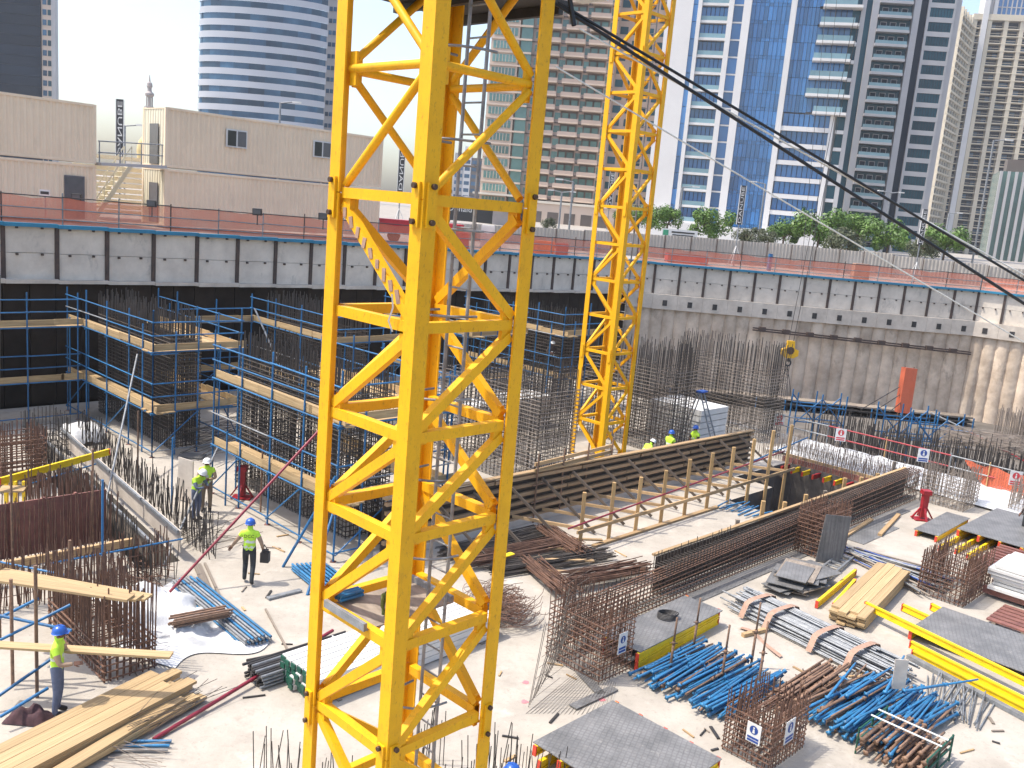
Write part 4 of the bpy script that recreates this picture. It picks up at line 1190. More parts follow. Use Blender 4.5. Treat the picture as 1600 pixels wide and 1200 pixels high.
for i in range(120):
    c = W(15.9 + rnd(-.5, .5), 15.0 + rnd(-.55, .55), .25 + rnd(-.12, .35))
    r0 = rnd(.25, .6); th = rnd(-.5, .5); ph = rnd(0, 6.28)
    x = V((math.cos(ph), math.sin(ph), th)).normalized(); y = x.cross(V((rnd(-.4, .4), rnd(-.4, .4), 1))).normalized()
    pts = [c + x * math.cos(t) * r0 + y * math.sin(t) * r0 for t in [ph + 4.8 * j / 11 for j in range(12)]]
    pts = [V((p.x, p.y, max(p.z, .02))) for p in pts]
    b.path(pts, .008, 3)
ct = thing('wire_tangle', 'tangled heap of rusty tying wire right of the near crane', 'wire', W(15.9, 15, 0))
b.obj('wires', 'rebar', ct, kind='stuff')

# stack of white aluminium boards with green ends, seen through the near mast
ws_ = thing('white_board_stack', 'long stack of white slatted boards with green ends behind the near mast', 'boards', W(12.5, 14.8, 0))
P, Q = W(9.85, 14.85), W(15.0, 14.95)
for l_ in range(4):
    for k in range(7):
        o = LB * ((k - 3) * .2) + V((0, 0, .1 + l_ * .145))
        j = rnd(-.06, .06)
        board('panel_board', P + o + RA * j, Q + o + RA * j, .17, .13, 'white_paint', ws_)
        for e, s_ in ((P, -1), (Q, 1)): bx('end_cap', e + o + RA * (j + s_ * .03), RA * .03, LB * .15, V((0, 0, .11)), 'hoop_green', ws_)
for t in (.25, .6): board('strap_band', P.lerp(Q, t) - LB * .72 + V((0, 0, .615)), P.lerp(Q, t) + LB * .72 + V((0, 0, .615)), .03, .01, 'white_sheet', ws_)
for k in range(3): board('bearer', P.lerp(Q, .1 + .4 * k) - LB * .75 + V((0, 0, .015)), P.lerp(Q, .1 + .4 * k) + LB * .75 + V((0, 0, .015)), .1, .03, 'timber_grey', ws_)
gt = thing('tube_bundle', 'bundle of dark grey tubes left of the white board stack', 'tubes', W(10, 15.8, 0))
for i in range(36):
    p = W(9.35 + rnd(-.1, .1), 15.75 + (i % 9 - 4) * .085, .06 + (i // 9) * .08)
    tube('tube', p, p + RA * 2.6, .032, 'dark_steel' if i % 3 else 'galvanised', gt)
bt2 = thing('tube_bundle', 'bundle of bright blue tubes left of the near mast, lying on the slab', 'tubes', W(13, 19.2, 0))
for i in range(24):
    p = W(13.1 + (i % 8) * .11, 20.35 - .05 * (i % 8), .06 + (i // 8) * .075)
    tube('tube', p, p - LB * 2.0 - RA * .25, .03, 'blue_prop', bt2)
bt3 = thing('tube_bundle', 'bundle of grey and blue props on the white sheet', 'tubes', W(10, 19, 0))
for i in range(22):
    p = W(10.05 + (i % 8) * .09, 21.0, .08 + (i // 8) * .075)
    tube('tube', p, p - LB * 3.9 - RA * .15, .03, 'galvanised' if i % 3 else 'blue_prop', bt3)
bt4 = thing('tube_bundle', 'short bundle of rusty tubes lying across the props on the white sheet', 'tubes', G(305, 975, .3))
for i in range(12):
    p = G(264, 980, .35) + V((rnd(-.12, .12), (i % 4) * .085 + rnd(-.03, .03), .065 * (i // 4)))
    tube('tube', p, p + (G(352, 963, .35) - G(264, 980, .35)), .028, 'rusty_prop', bt4)
ws = []; nx, ny = 60, 36
for j in range(ny):
    for i in range(nx):
        u, v = i / (nx - 1), j / (ny - 1)
        w0 = W(8.1 + 2.2 * v + .3 * math.sin(u * 7), 21.6 - 4.4 * u + .35 * math.sin(v * 6), 0)
        edge = min(u, v, 1 - u, 1 - v)
        hz = .03 + min(1, edge * 5) * (.34 * math.exp(-((u - .4) ** 2) * 5) * (1 - v * .8) + .16 * math.sin(u * 17 + 2 * v) * math.sin(v * 11 + u * 3) + .07 * math.sin(u * 41 + 9 * v) + rnd(0, .07))
        ws.append(w0 + V((0, 0, max(.015, hz))))
tag(grid_sheet(ws, nx, ny).obj('plastic_sheet', 'white_sheet', None, smooth=True), 'crumpled white plastic sheet by the rusty bars on the left', 'sheet')
for k, (p, q, w_, m, lab) in enumerate((((308, 882), (335, 945), .2, 'timber_grey', 'grey channel on the slab left of the walking worker'), ((418, 935), (470, 922), .14, 'galvanised', 'steel channel lying behind the near mast'), ((385, 1032), (455, 1018), .04, 'dark_steel', 'thin bar on the slab by the red pole'), ((415, 952), (452, 1020), .04, 'timber_grey', 'thin pole lying on the slab left of the near mast'), ((320, 880), (370, 990), .06, 'timber_grey', 'long batten on the slab beside the prop bundle'))):
    tag(board('loose_bar', G(*p, .04), G(*q, .04), w_, .05, m), lab, 'bar')
for i in range(3):
    tag(tube('loose_tube', G(128 + 4 * i, 1158 + 7 * i, .05), G(268 - 3 * i, 1158 + 7 * i, .05), .03, 'blue_prop' if i < 2 else 'galvanised'), ['upper blue tube on the slab before the left timber stack', 'lower blue tube on the slab before the left timber stack', 'grey tube on the slab before the left timber stack'][i], 'tube')
bundle('thin bent bars scattered on the slab before the left timber stack', G(190, 1150), G(300, 1080), 22, .006, 'rebar_dark', .5, 'loose_bars', .02, .6)
bundle('bent links lying below the blue tubes at the lower left', G(170, 1185), G(245, 1195), 12, .006, 'rebar_grey', .3, 'loose_bars', .02, .4)

# ---------------------------------------------------------------- left: trench, starter bars, cages
tf = thing('trench_formwork', 'pale ply and steel walers of the trench form between rows of starter bars', 'formwork', W(11.5, 28, 0))
for s_, (a_, c_) in enumerate(((11.45, 12.4), (10.75, 11.7))):
    for k in range(4):
        u0, u1 = 22.6 + 3.0 * k, 25.5 + 3.0 * k
        p, q = W(a_ - .45 + .1 * (u0 - 22.6), u0, .55), W(a_ - .45 + .1 * (u1 - 22.6), u1, .55)
        board('ply_sheet', p + V((0, 0, -.25 * s_)), q + V((0, 0, -.25 * s_)), .03, .62, 'timber_grey' if s_ else 'ledge_concrete', tf)
        board('waler', p + V((0, 0, .3 - .2 * s_)) - RA * .08, q + V((0, 0, .3 - .2 * s_)) - RA * .08, .07, .09, 'galvanised', tf)
starters('row of dark starter bars on the right of the trench form', line_pts(11.9, 22.3, 13.3, 35.5, .13, 2, .25), 0, 1.15, .013, 'rebar_dark', .3, .06)
starters('row of dark starter bars on the left of the trench form', line_pts(10.0, 23.0, 11.0, 33.0, .15, 2, .22), 0, 1.2, .013, 'rebar_dark', .3, .05)
starters('block of rusty starter bars behind the yellow girder on the left', [(8.6 + .16 * (i % 10), 25.6 + .16 * (i // 10)) for i in range(120)], 0, 1.6, .016, 'rebar', .25, .04)
cage('rusty column cage at the left edge beyond the yellow girder', 8.9, 10.2, 30.4, 31.8, 0, 1.7, .3, .14, .16, .016, 'rebar', cat='column cage')
cage('dark column cage beside the white sacks at the far left', 11.0, 12.1, 33.6, 35.2, 0, .9, .6, .14, .2, .014, 'rebar_dark', inner=False, cat='column cage')
bm_ = hbeam('yellow_girder', G(0, 752, 1.5), G(170, 706, 1.5), 'h_beam_yellow')
tag(bm_, 'yellow girder spanning the starter bars at the left edge', 'girder')
yt = thing('yellow_trestle', 'yellow girder trestle with a pale board at the left edge', 'trestle', W(7.9, 25.8, 0))
board('top_board', G(0, 764, 1.2), G(40, 764, 1.2), .5, .05, 'timber_pale', yt)
for k in range(3):
    p = G(10 + 14 * k, 780, .6)
    board('leg', V((p.x, p.y, .0)), V((p.x, p.y, 1.15)), .09, .09, 'h_beam_yellow', yt)
rb = thing('red_shutter', 'dark red steel wall shutter behind the rusty bars at the left edge', 'shutter', W(7.8, 24.2, 0))
for k in range(5):
    bx('shutter_panel', W(6.2 + .82 * k, 24.9 - .02 * k, .85), RA * .81, LB * .05, V((0, 0, 1.5)), 'rust_steel', rb)
    bx('shutter_rib', W(5.8 + .82 * k, 24.86, .85), RA * .06, LB * .1, V((0, 0, 1.56)), 'rust_steel', rb)
starters('rusty bars with plastic caps in front of the red shutter', line_pts(5.9, 24.4, 9.9, 24.1, .12, 2, .18), 0, 1.75, .014, 'rebar', .3, .05)
starters('long row of rusty starter bars across the left foreground', line_pts(5.6, 21.9, 10.3, 21.7, .11, 3, .16), 0, 1.2, .014, 'rebar', .3, .05,
         ties=[((5.5, 21.85), (10.3, 21.65), z) for z in (.4, .8)])
tag(board('edge_plank', W(6.2, 23.5, .5), W(9.9, 23.1, .62), .12, .2, 'timber'), 'timber plank on edge behind the rusty starter bars', 'plank')
c_ = cage('big block of rusty bars beside the worker at the lower left', 6.95, 8.0, 17.5, 20.6, 0, .75, 1.0, .13, .15, .017, 'rebar', cat='column cage')
for k in range(3):
    tag(board('gang_plank', G(0, 893 + 9 * k, 1.75) + V((0, 0, .05 * k)), G(232 - 14 * k, 934 + 4 * k, 1.75) + V((0, 0, .05 * k)), .3, .05, 'timber_pale'), ['top pale plank resting on the rusty bars at the left', 'middle pale plank resting on the rusty bars at the left', 'lower pale plank resting on the rusty bars at the left'][k], 'plank')
# front left scaffold frame
lf = thing('tube_scaffold', 'blue and rusty tube scaffold at the lower left edge, before the worker', 'scaffold', W(5.5, 19, 0))
pp = [G(5, 1045), G(62, 1060, 0), G(150, 1010, 0), G(-40, 990)]
for p in (G(20, 1070), G(58, 1090), G(0, 1010), G(110, 1005)):
    tube('standard', p, p + V((0, 0, 2.4 + rnd(-.3, .4))), .035, 'rusty_prop', lf)
for (p, q, zz, z2) in (((-20, 1010), (110, 945), .9, 1.6), ((-20, 1100), (108, 1010), .2, .9), ((-20, 975), (60, 935), 1.2, 1.7), ((-10, 960), (112, 985), 1.4, 1.2), ((0, 1120), (75, 1075), .3, .5)):
    tube('ledger', G(*p, zz), G(*q, z2), .032, 'blue_tube', lf)
st_ = [(0, 690), (70, 735), (215, 745), (440, 810), (265, 760), (108, 880), (40, 900)]
for k, (x, y) in enumerate(((145, 860), (160, 930), (215, 760), (268, 800), (20, 900), (352, 790), (407, 800))):
    p = G(x, y)
    o = tube('standing_tube', p, p + V((0, 0, rnd(2.2, 3.0))), .03, 'blue_tube' if k % 2 else 'rusty_prop')
    tag(o, 'thin upright scaffold tube standing among the starter bars', 'tube', 'upright tubes on the left')
for k, (p, q, lab) in enumerate((((0, 770), (150, 725), 'blue tie tube above the starter bars at the far left'), ((80, 880), (285, 842), 'upper blue tie tube across the starter bars'), ((0, 878), (110, 900), 'lower blue tie tube across the left starter bars'))):
    tag(tube('tie_tube', G(*p, 1.0), G(*q, 1.0), .025, 'blue_tube'), lab, 'tube')
ws = []
for j in range(9):
    for i in range(12):
        ws.append(W(12.6 + 1.3 * i / 11, 34.7 + 1.6 * j / 8, (.5 if 0 < i < 11 and 0 < j < 8 else .03) + rnd(0, .14)))
tag(grid_sheet(ws, 12, 9).obj('covered_sacks', 'white_sheet', None, smooth=True), 'white sheeted sacks among the bars at the far left', 'sacks')
ps = thing('propped_ply_board', 'pale ply board standing behind the two workers', 'board', G(290, 745))
bx('board', G(290, 750, .75), V((.62, -.3, 0)), V((.02, .03, 0)), V((0, 0, 1.4)), 'ledge_concrete', ps)
bx('lid', G(300, 712, .05), V((.9, 0, 0)), V((0, .6, 0)), V((0, 0, .05)), 'phenolic_ply', ps)
gb2 = MB()
for i in range(60):
    x, y = rnd(0, 1), rnd(0, 1)
    gb2.box(W(5.6 + rnd(0, 1.0), 16.9 + rnd(0, 1.4), .03 + rnd(0, .1)), RA * rnd(.1, .3), LB * rnd(.03, .1), V((0, 0, rnd(.02, .05))))
cl = MB(); nx, ny = 14, 10; ws = []
base = G(45, 1125)
for j in range(ny):
    for i in range(nx):
        u, v = i / (nx - 1), j / (ny - 1); e_ = min(u, v, 1 - u, 1 - v)
        ws.append(base + V((-.4 + .8 * u, -.22 + .44 * v, .02 + min(1, e_ * 5) * (.16 + .09 * math.sin(u * 13) * math.cos(v * 9) + rnd(0, .06)))))
tag(grid_sheet(ws, nx, ny).obj('cloth_heap', 'cloth_maroon', None, smooth=True), 'heap of dark maroon cloth by the feet of the worker at the lower left', 'cloth')
# starter bars round the foot of the near crane
starters('thin black starter bars left of the near crane foot', line_pts(7.7, 12.9, 8.3, 11.0, .14, 2, .3), 0, .85, .010, 'rebar_dark', .2, .05)
starters('dense black starter bars inside and behind the near crane foot', line_pts(8.9, 9.0, 11.0, 9.4, .12, 3, .3) + line_pts(9.0, 10.4, 10.6, 11.2, .14, 2, .25), 0, 1.25, .011, 'rebar_dark', .3, .05)
starters('few black starter bars right of the near crane foot', line_pts(11.4, 9.9, 11.9, 9.3, .14, 2, .2), 0, .55, .010, 'rebar_dark', .12, .05)
starters('scattered dark bars standing beside the white sheet on the left', [(9.6 + rnd(-.3, 1.0), 21.6 + rnd(-.4, .9)) for _ in range(26)], 0, .9, .011, 'rebar_dark', .3)
bundle('fan of rusty bars lying behind the white sheet', G(185, 905), G(235, 925), 26, .010, 'rebar', .7, 'loose_bars', .02, .5)
bundle('scattered dark bars on the slab beside the middle scaffold', G(300, 860), G(345, 835), 26, .008, 'rebar_dark', .8, 'loose_bars', .02, .6)
bundle('dark bars lying on the slab below the left scaffold', G(300, 720), G(420, 690), 40, .010, 'rebar_dark', 1.6, 'loose_bars', .03, .9)

# ---------------------------------------------------------------- far right: railing, dark zone, nets
rl = thing('guard_railing', 'red and white tube railing with notices along the edge beyond the pit', 'railing', G(1205, 678))
RP = [(1204, 678), (1290, 699), (1380, 722), (1480, 748), (1540, 764), (1610, 783)]
pts = [G(*p) for p in RP]
for i, p in enumerate(pts):
    tube('post', p, p + V((0, 0, 1.2)), .03, 'galvanised' if i % 2 else 'timber_post', rl)
for i in range(5):
    for k, z in enumerate((1.08, .58)):
        tube('rail', pts[i] + V((0, 0, z)), pts[i + 1] + V((0, 0, z)), .032, ['galvanised', 'red_steel', 'red_steel', 'galvanised', 'galvanised'][i] if k == 0 else ['galvanised', 'red_steel', 'red_steel', 'galvanised', 'red_steel'][i], rl)
for k, (x, y, m2, lab) in enumerate(((1214, 655, 'sign_red', 'white and red notice at the left end of the railing'), (1309, 674, 'sign_red', 'white and red notice in the middle of the railing'), (1437, 704, 'sign_blue', 'white notice with a blue pictogram on the railing'), (1580, 740, 'sign_red', 'white and red notice on the orange net by the right edge'))):
    t_ = pts[0].lerp(pts[-1], (x - 1204) / 396.0)
    g = G(x, 678 + (x - 1204) * .263)
    notice(lab, g + V((0, -.06, .85)), .5, .62, V((-.1, -1, 0)), m2)
b = MB(); n0, n1 = G(1503, 752), G(1640, 795)
ws = []
for j in range(7):
    for i in range(30):
        u, v = i / 29, j / 6
        lo2 = .1 + .8 * max(0, 1 - u * 4)
        ws.append(n0.lerp(n1, u) + V((0, .07 * math.sin(u * 40 + v * 2) + rnd(-.03, .03), lo2 + (1.05 - lo2 - .12 * math.sin(u * 9) ** 2) * v)))
tag(grid_sheet(ws, 30, 7).obj('orange_net', 'red_net', None, smooth=True), 'bright orange safety net hanging on the railing at the right edge', 'net')
starters('dense forest of dark rebar on the lower raft behind the railing', [(44.5 + rnd(0, 6), 8 + rnd(0, 13)) for _ in range(420)], -2.6, 3.0, .018, 'rebar_dark', .7)
starters('dark rebar rows on the lower raft near the blue frames', line_pts(50, 12, 52, 24, .22, 4, .6), -2.6, 2.6, .02, 'rebar_dark', .5)
e1_, e2_ = ab(1548, 712, -2.6), ab(1680, 735, -2.6)
starters('grey rebar panel standing at the right edge below the sunlit piles', line_pts(e1_[0], e1_[1], e2_[0], e2_[1], .14, 4, .35), -2.6, 3.0, .022, 'rebar_grey', .25, .03, ties=[(e1_, e2_, z) for z in (-1.9, -1.3, -.7, -.1)])
starters('loose rebar forest on the raft at the right, below the sunlit piles', [(50 + rnd(0, 9), -4 + rnd(0, 18)) for _ in range(420)], -2.6, 2.2, .022, 'rebar_dark', .7)
# excavated strip lies in shade: boards and dark sheets paint it in, with hangers
dk = thing('shade_strip', 'ledge boards and dark sheets painting in the shade along the foot of the pile wall', 'ledge', V((14, 66.6, -2)))
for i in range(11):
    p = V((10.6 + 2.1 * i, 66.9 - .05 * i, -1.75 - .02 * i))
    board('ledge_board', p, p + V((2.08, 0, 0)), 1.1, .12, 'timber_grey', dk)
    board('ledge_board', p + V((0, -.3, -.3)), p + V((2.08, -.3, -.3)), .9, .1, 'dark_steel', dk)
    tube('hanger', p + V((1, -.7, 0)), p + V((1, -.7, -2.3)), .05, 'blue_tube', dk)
    bx('shade_sheet', p + V((1.04, .2, -1.25)), V((2.1, 0, 0)), V((0, .06, 0)), V((0, 0, 2.2)), 'membrane', dk)
fr_lab = ['blue frame scaffold in the dark strip below the pile wall, left one', 'blue frame scaffold in the dark strip, beside the red net column', 'blue frame scaffold in the dark strip, near the sunlit piles']
for k, (x, y) in enumerate(((1240, 668), (1375, 690), (1430, 705))):
    p = G(x, y, -1.5); t = thing('frame_scaffold', fr_lab[k], 'scaffold', p)
    for i in range(3):
        for j in range(2):
            q = p + V((1.5 * i, 1.1 * j, 0))
            tube('standard', q + V((0, 0, -1)), q + V((0, 0, 2.2)), .045, 'blue_tube', t)
            if i < 2:
                for z in (.4, 1.4): tube('ledger', q + V((0, 0, z)), q + V((1.5, 0, z)), .04, 'blue_tube', t)
                tube('brace', q + V((0, 0, 1.9 if (i + j) % 2 else .3)), q + V((1.5, 0, .3 if (i + j) % 2 else 1.9)), .04, 'blue_tube', t)
rn = thing('netted_column', 'tall red netted column cage standing before the pile wall', 'column cage', V((22.6, 62.5, -2.6)))
b = MB(); x0 = G(1412, 640, 1.0)
px_ = D(1421, 575, 61.0); bz = D(1410, 645, 61.0)
bx('net_sleeve', (px_ + bz) / 2, V((.78, 0, 0)), V((0, .7, 0)), (px_ - bz), 'red_net', rn)
for s_ in (-.3, .3): tube('upright', bz + V((s_, 0, 0)) - (px_ - bz) * .5, px_ + V((s_, 0, .1)), .03, 'rebar', rn)
for k in range(3): pole(['left steel stay of the red netted column', 'middle steel stay of the red netted column', 'right steel stay of the red netted column'][k], D(1405 + 4 * k, 605 + 10 * k, 61), D(1345 + 22 * k, 640 + 2 * k, 60), .03, 'dark_steel', 'stay')
pole('red pole leaning at the right end of the dark strip', D(1515, 675, 52), D(1600, 720, 48), .05, 'red_steel', 'raking_pole')
pole('long pale pole leaning from the dark strip towards the right', D(1455, 645, 57), D(1560, 695, 50), .05, 'galvanised', 'raking_pole')
bundle('spread of grey bars lying on the raft beyond the railing', D(1470, 695, 50), D(1590, 715, 48), 60, .02, 'rebar_grey', 1.4, 'loose_bars', .1, 1.2)
ws = []
for j in range(12):
    for i in range(24):
        u, v = i / 23, j / 11
        ws.append(W(39.6 + 3.2 * v, 9.9 - 6.5 * u, .05 + rnd(0, .16)))
tag(grid_sheet(ws, 24, 12).obj('plastic_sheet', 'white_sheet', None, smooth=True), 'white plastic sheeting on the slab below the orange net at the right', 'sheet')

# hook block hanging from the jib
hk = D(1234, 548, 46.0)
h = thing('hook_block', 'yellow crane hook block hanging before the brown pile wall', 'hook block', hk)
up = V((0, 0, 1))
b = MB(); prof = [(-.42, -.22), (-.2, -.36), (.2, -.36), (.42, -.22), (.42, .05), (.2, .14), (.18, .5), (-.18, .5), (-.2, .14), (-.42, .05)]
for y in (-.11, .11): b.add([hk + V((x, y, z)) for x, z in prof], [tuple(range(10)) if y < 0 else tuple(range(9, -1, -1))])
n = len(prof); b.f += [(i, (i + 1) % n, n + (i + 1) % n, n + i) for i in range(n)]; b.m += [0] * n
b.obj('cheek_plates', 'hook_yellow', h)
tube('sheave', hk + V((0, -.14, .02)), hk + V((0, .14, .02)), .2, 'crane_bolt', h)
b = MB(); b.path([hk + V((.13 * math.sin(t), 0, -.62 + .15 * math.cos(t))) for t in [-.4 + 4.6 * k / 12 for k in range(13)]], .045, 6)
b.obj('hook', 'dark_steel', h, smooth=True)
tube('shank', hk + V((0, 0, -.55)), hk + V((0, 0, -.3)), .06, 'dark_steel', h)
for s_ in (-.12, .12): tube('hoist_rope', hk + V((s_, 0, .45)), hk + V((s_ + .9, 0, 16)), .014, 'dark_steel', h)
for k, (dx, dy) in enumerate(((-.85, -.3), (-.4, .3), (.2, -.3), (.65, .2))):
    tube('sling_leg', hk + V((0, 0, -.75)), hk + V((dx, dy, -3.1)), .016, 'dark_steel', h)
for k, x in enumerate((1252, 1268)):
    pole(['left thin hoist rope before the shoring wall', 'right thin hoist rope before the shoring wall'][k], D(x, 420, 50), D(x + 45, -60, 52), .012, 'dark_steel', 'hoist_rope')

# ---------------------------------------------------------------- street level: net fence, hoarding, containers
def net_fence(label, p0, p1, h, spacing, m):
    t = thing('net_fence', label, 'fence', V((p0.x, p0.y, street_z(p0))))
    d = p1 - p0; n = int(d.length / spacing)
    prev = None
    for i in range(n + 1):
        p = p0.lerp(p1, i / n); p = V((p.x, p.y, street_z(p)))
        tube('post', p, p + V((0, 0, h + rnd(0, .15))), .03, 'galvanised' if i % 3 else 'king_post', t)
        if prev is not None:
            q = prev
            sag = rnd(0, .12)
            b = MB(); m_ = (p + q) / 2
            b.add([q + V((0, 0, .05)), m_ + V((0, .0, .05)), p + V((0, 0, .05)), p + V((0, 0, h - .02)), m_ + V((0, 0, h - .05 - sag)), q + V((0, 0, h - .02))], [(0, 1, 4, 5), (1, 2, 3, 4)])
            b.obj('net_panel', m, t)
            for z in (.35, .8, h - .04):
                tube('rail', q + V((0, -.06, z + rnd(-.03, .03))), p + V((0, -.06, z + rnd(-.03, .03))), .024, 'galvanised' if z < h - .2 else 'dark_steel', t)
        prev = p
    return t
net_fence('orange net fence with tube rails along the top of the left shoring wall', W(-2, 42.5), W(54, 42.5), 1.35, 2.4, 'orange_net')
net_fence('orange net fence with tube rails along the top of the right shoring wall', B0 + V((0.5, .5, 0)), B1 + V((.3, .6, 0)), 1.3, 2.4, 'orange_net')
net_fence('orange net fence above the sunlit corner of the wall', B1 + V((.4, .7, 0)), C1 + V((.5, .8, 0)), 1.2, 2.4, 'orange_net')
def corrugated(p, q, z0, z1, pitch, depth, name, m, par):
    d = q - p; ln = d.length; d = d / ln; nrm = V((d.y, -d.x, 0))
    n = int(ln / pitch)
    pts = []
    for i in range(n):
        for (t, o) in ((0, 0), (.35, 0), (.5, 1), (.85, 1)):
            pts.append(p + d * ((i + t) * ln / n) + nrm * (depth * o))
    pts.append(q)
    b = MB(); k = len(pts)
    b.add([(v.x, v.y, z0) for v in pts] + [(v.x, v.y, z1) for v in pts], [(i, i + 1, k + i + 1, k + i) for i in range(k - 1)])
    return b.obj(name, m, par)
hd = thing('site_hoarding', 'long grey corrugated hoarding fence in front of the trees', 'fence', D(1100, 420, 80))
HP = [(640, 341, 72), (700, 347, 74), (870, 357, 77), (1040, 367, 80), (1200, 379, 82), (1350, 393, 82), (1490, 409, 81), (1600, 421, 80), (1750, 440, 78)]
for i in range(len(HP) - 1):
    P, Q = D(*HP[i]), D(*HP[i + 1])
    n = max(1, round((Q - P).length / 2.4))
    for k in range(n):
        p, q = P.lerp(Q, k / n), P.lerp(Q, (k + 1) / n)
        corrugated(V((p.x, p.y, 0)), V((q.x, q.y, 0)) - (q - p) * .006, street_z(p) - .1, p.z + rnd(-.04, .04), .3, .05, 'hoarding_panel', 'hoarding', hd)
        tube('hoarding_post', V((p.x, p.y - .12, street_z(p))), V((p.x, p.y - .12, p.z + .03)), .04, 'king_post', hd)

def container(lab, c, d, ln, wid, z0, h, door_end=None, windows=(), door_side=None):
    """c: near corner at the left end of the long side facing the pit; d: along; goes back by wid"""
    nrm = V((d.y, -d.x, 0)); bk = -nrm; up = V((0, 0, 1))
    t = thing('site_container', lab, 'container', V((c.x, c.y, z0)))
    corr = lambda p, q, nm, m: corrugated(p, q, z0 + .12, z0 + h - .1, .28, .035, nm, m, t)
    e = c + d * ln
    segs = [0.0]
    for w_ in windows: segs += [w_ - .45, w_ + .45]
    if door_side is not None: segs += [door_side - .45, door_side + .45]
    corr(c + bk * .04, e + bk * .04, 'long_side', 'container_cream')
    corr(e + bk * wid, c + bk * wid, 'long_side', 'container_cream')
    corr(c + bk * (wid - .03) + d * .04, c + d * .04, 'end_wall', 'container_light')
    corr(e - d * .04, e + bk * wid - d * .04, 'end_wall', 'container_light')
    bx('roof', c + d * ln / 2 + bk * wid / 2 + up * (z0 + h - .05), d * ln, bk * wid, up * .06, 'container_cream', t)
    bx('floor', c + d * ln / 2 + bk * wid / 2 + up * (z0 + .08), d * ln, bk * wid, up * .1, 'container_cream', t)
    for p in (c, e, c + bk * wid, e + bk * wid):
        bx('corner_post', p + up * (z0 + h / 2) + (d * .06 if p in (c,) or (p - c).dot(d) < 1 else d * -.06) + bk * (.06 if (p - c).dot(bk) < 1 else -.06), d * .15, bk * .15, up * h, 'container_cream', t)
    for z in (z0 + .06, z0 + h - .05):
        for o in (0.0, wid):
            bx('side_rail', c + d * ln / 2 + bk * (o + (.02 if o == 0 else -.02)) + up * z, d * (ln - .2), bk * .1, up * .12, 'container_cream', t)
    for w_ in windows:
        p = c + d * w_ + up * (z0 + h * .62) + nrm * .05
        wf = bx('window', p, d * 1.25, nrm * .06, up * .95, 'white_paint', t)
        bx('pane', p - d * .29 + nrm * .035, d * .5, nrm * .02, up * .8, 'window_dark', wf)
        bx('pane', p + d * .31 + nrm * .035, d * .5, nrm * .02, up * .8, 'window_grey', wf)
    if door_side is not None:
        p = c + d * door_side + up * (z0 + 1.1) + nrm * .05
        df = bx('door', p, d * .95, nrm * .05, up * 2.05, 'door_grey', t)
        bx('door_leaf', p + nrm * .03, d * .84, nrm * .02, up * 1.92, 'window_grey', df)
    if door_end is not None:
        p = c + bk * wid * .45 + up * (z0 + 1.15) - d * .05
        df = bx('door', p, bk * .95, d * .05, up * 2.05, 'window_grey' if door_end else 'door_grey', t)
        bx('handle', p - d * .04 + bk * .3, bk * .04, d * .04, up * .12, 'galvanised', df)
    return t
dc = V((math.cos(math.radians(47)), math.sin(math.radians(47)), 0))
CD = 47.0
top2 = D(259, 167, CD)
c0 = V((top2.x, top2.y, 0)); zs = street_z(c0)
hC = (top2.z - zs - .1) / 2
lo_, hi_ = 5.0, 20.0
for _ in range(40):
    m_ = (lo_ + hi_) / 2
    if proj(top2 + dc * m_)[0] < 599: lo_ = m_
    else: hi_ = m_
CL = lo_
container('upper cream site container with two windows, right stack', c0, dc, CL, 2.6, zs + .1 + hC, hC, True, (CL * .285, CL * .68))
container('lower cream site container of the right stack, behind the orange net', c0, dc, CL, 2.6, zs + .1, hC - .1, False)
topl = D(150, 164, CD * .955)
e0_ = V((topl.x, topl.y, 0)); zsl = street_z(e0_)
hL = (topl.z - zsl - .1) / 2
l0 = e0_ - dc * 12.0
container('upper cream site container of the left stack, windowless', l0, dc, 12.0, 2.6, zsl + .1 + hL, hL)
container('lower cream site container of the left stack with a grey door', l0, dc, 12.0, 2.6, zsl + .1, hL - .1, None, (), 10.95)
wk = thing('walkway', 'galvanised walkway with railing linking the two upper containers', 'walkway', V((e0_.x, e0_.y, zsl)))
wa, wb_ = e0_ + dc * .1 + V((0, 0, zsl + hL + .1)), c0 + V((0, 0, zs + hC + .1)) - dc * .1
board('deck', wa, wb_, 1.1, .14, 'tower_grey', wk)
for z in (.55, 1.1): tube('rail', wa + V((0, 0, z)), wb_ + V((0, 0, z)), .03, 'galvanised', wk)
for t_ in (.02, .33, .66, .98):
    p = wa.lerp(wb_, t_); tube('post', p, p + V((0, 0, 1.12)), .03, 'galvanised', wk)
sr = thing('steel_stairs', 'pale cream steel stairs between the container stacks', 'stairs', wa.lerp(wb_, .45))
bkd = V((-dc.y, dc.x, 0))
s0_, s1_ = wa.lerp(wb_, .80) + bkd * 2.2 + V((0, 0, 0)), wa.lerp(wb_, .28) + bkd * 2.6 + V((0, 0, -hL))
for o in (0, .9):
    board('stringer', s0_ + bkd * o, s1_ + bkd * o, .08, .22, 'container_light', sr)
    board('hand_rail', s0_ + bkd * o + V((0, 0, .95)), s1_ + bkd * o + V((0, 0, .95)), .06, .06, 'container_light', sr)
    for k in range(5):
        p = s0_.lerp(s1_, k / 4) + bkd * o
        tube('baluster', p, p + V((0, 0, .95)), .03, 'container_light', sr)
for k in range(11):
    p = s0_.lerp(s1_, (k + .5) / 11)
    board('tread', p, p + bkd * .9, .26, .04, 'container_light', sr)
rc = thing('site_store', 'cream slatted store behind the stairs between the containers', 'store', wa.lerp(wb_, .5) + bkd * 5 + V((0, 0, -hL)))
for k in range(9):
    p = wa.lerp(wb_, .45) + bkd * 5.5 + V((0, 0, -hL + .2 + .3 * k))
    board('slat', p - dc * .6, p + dc * 4.5, .12, .24, 'container_light', rc)
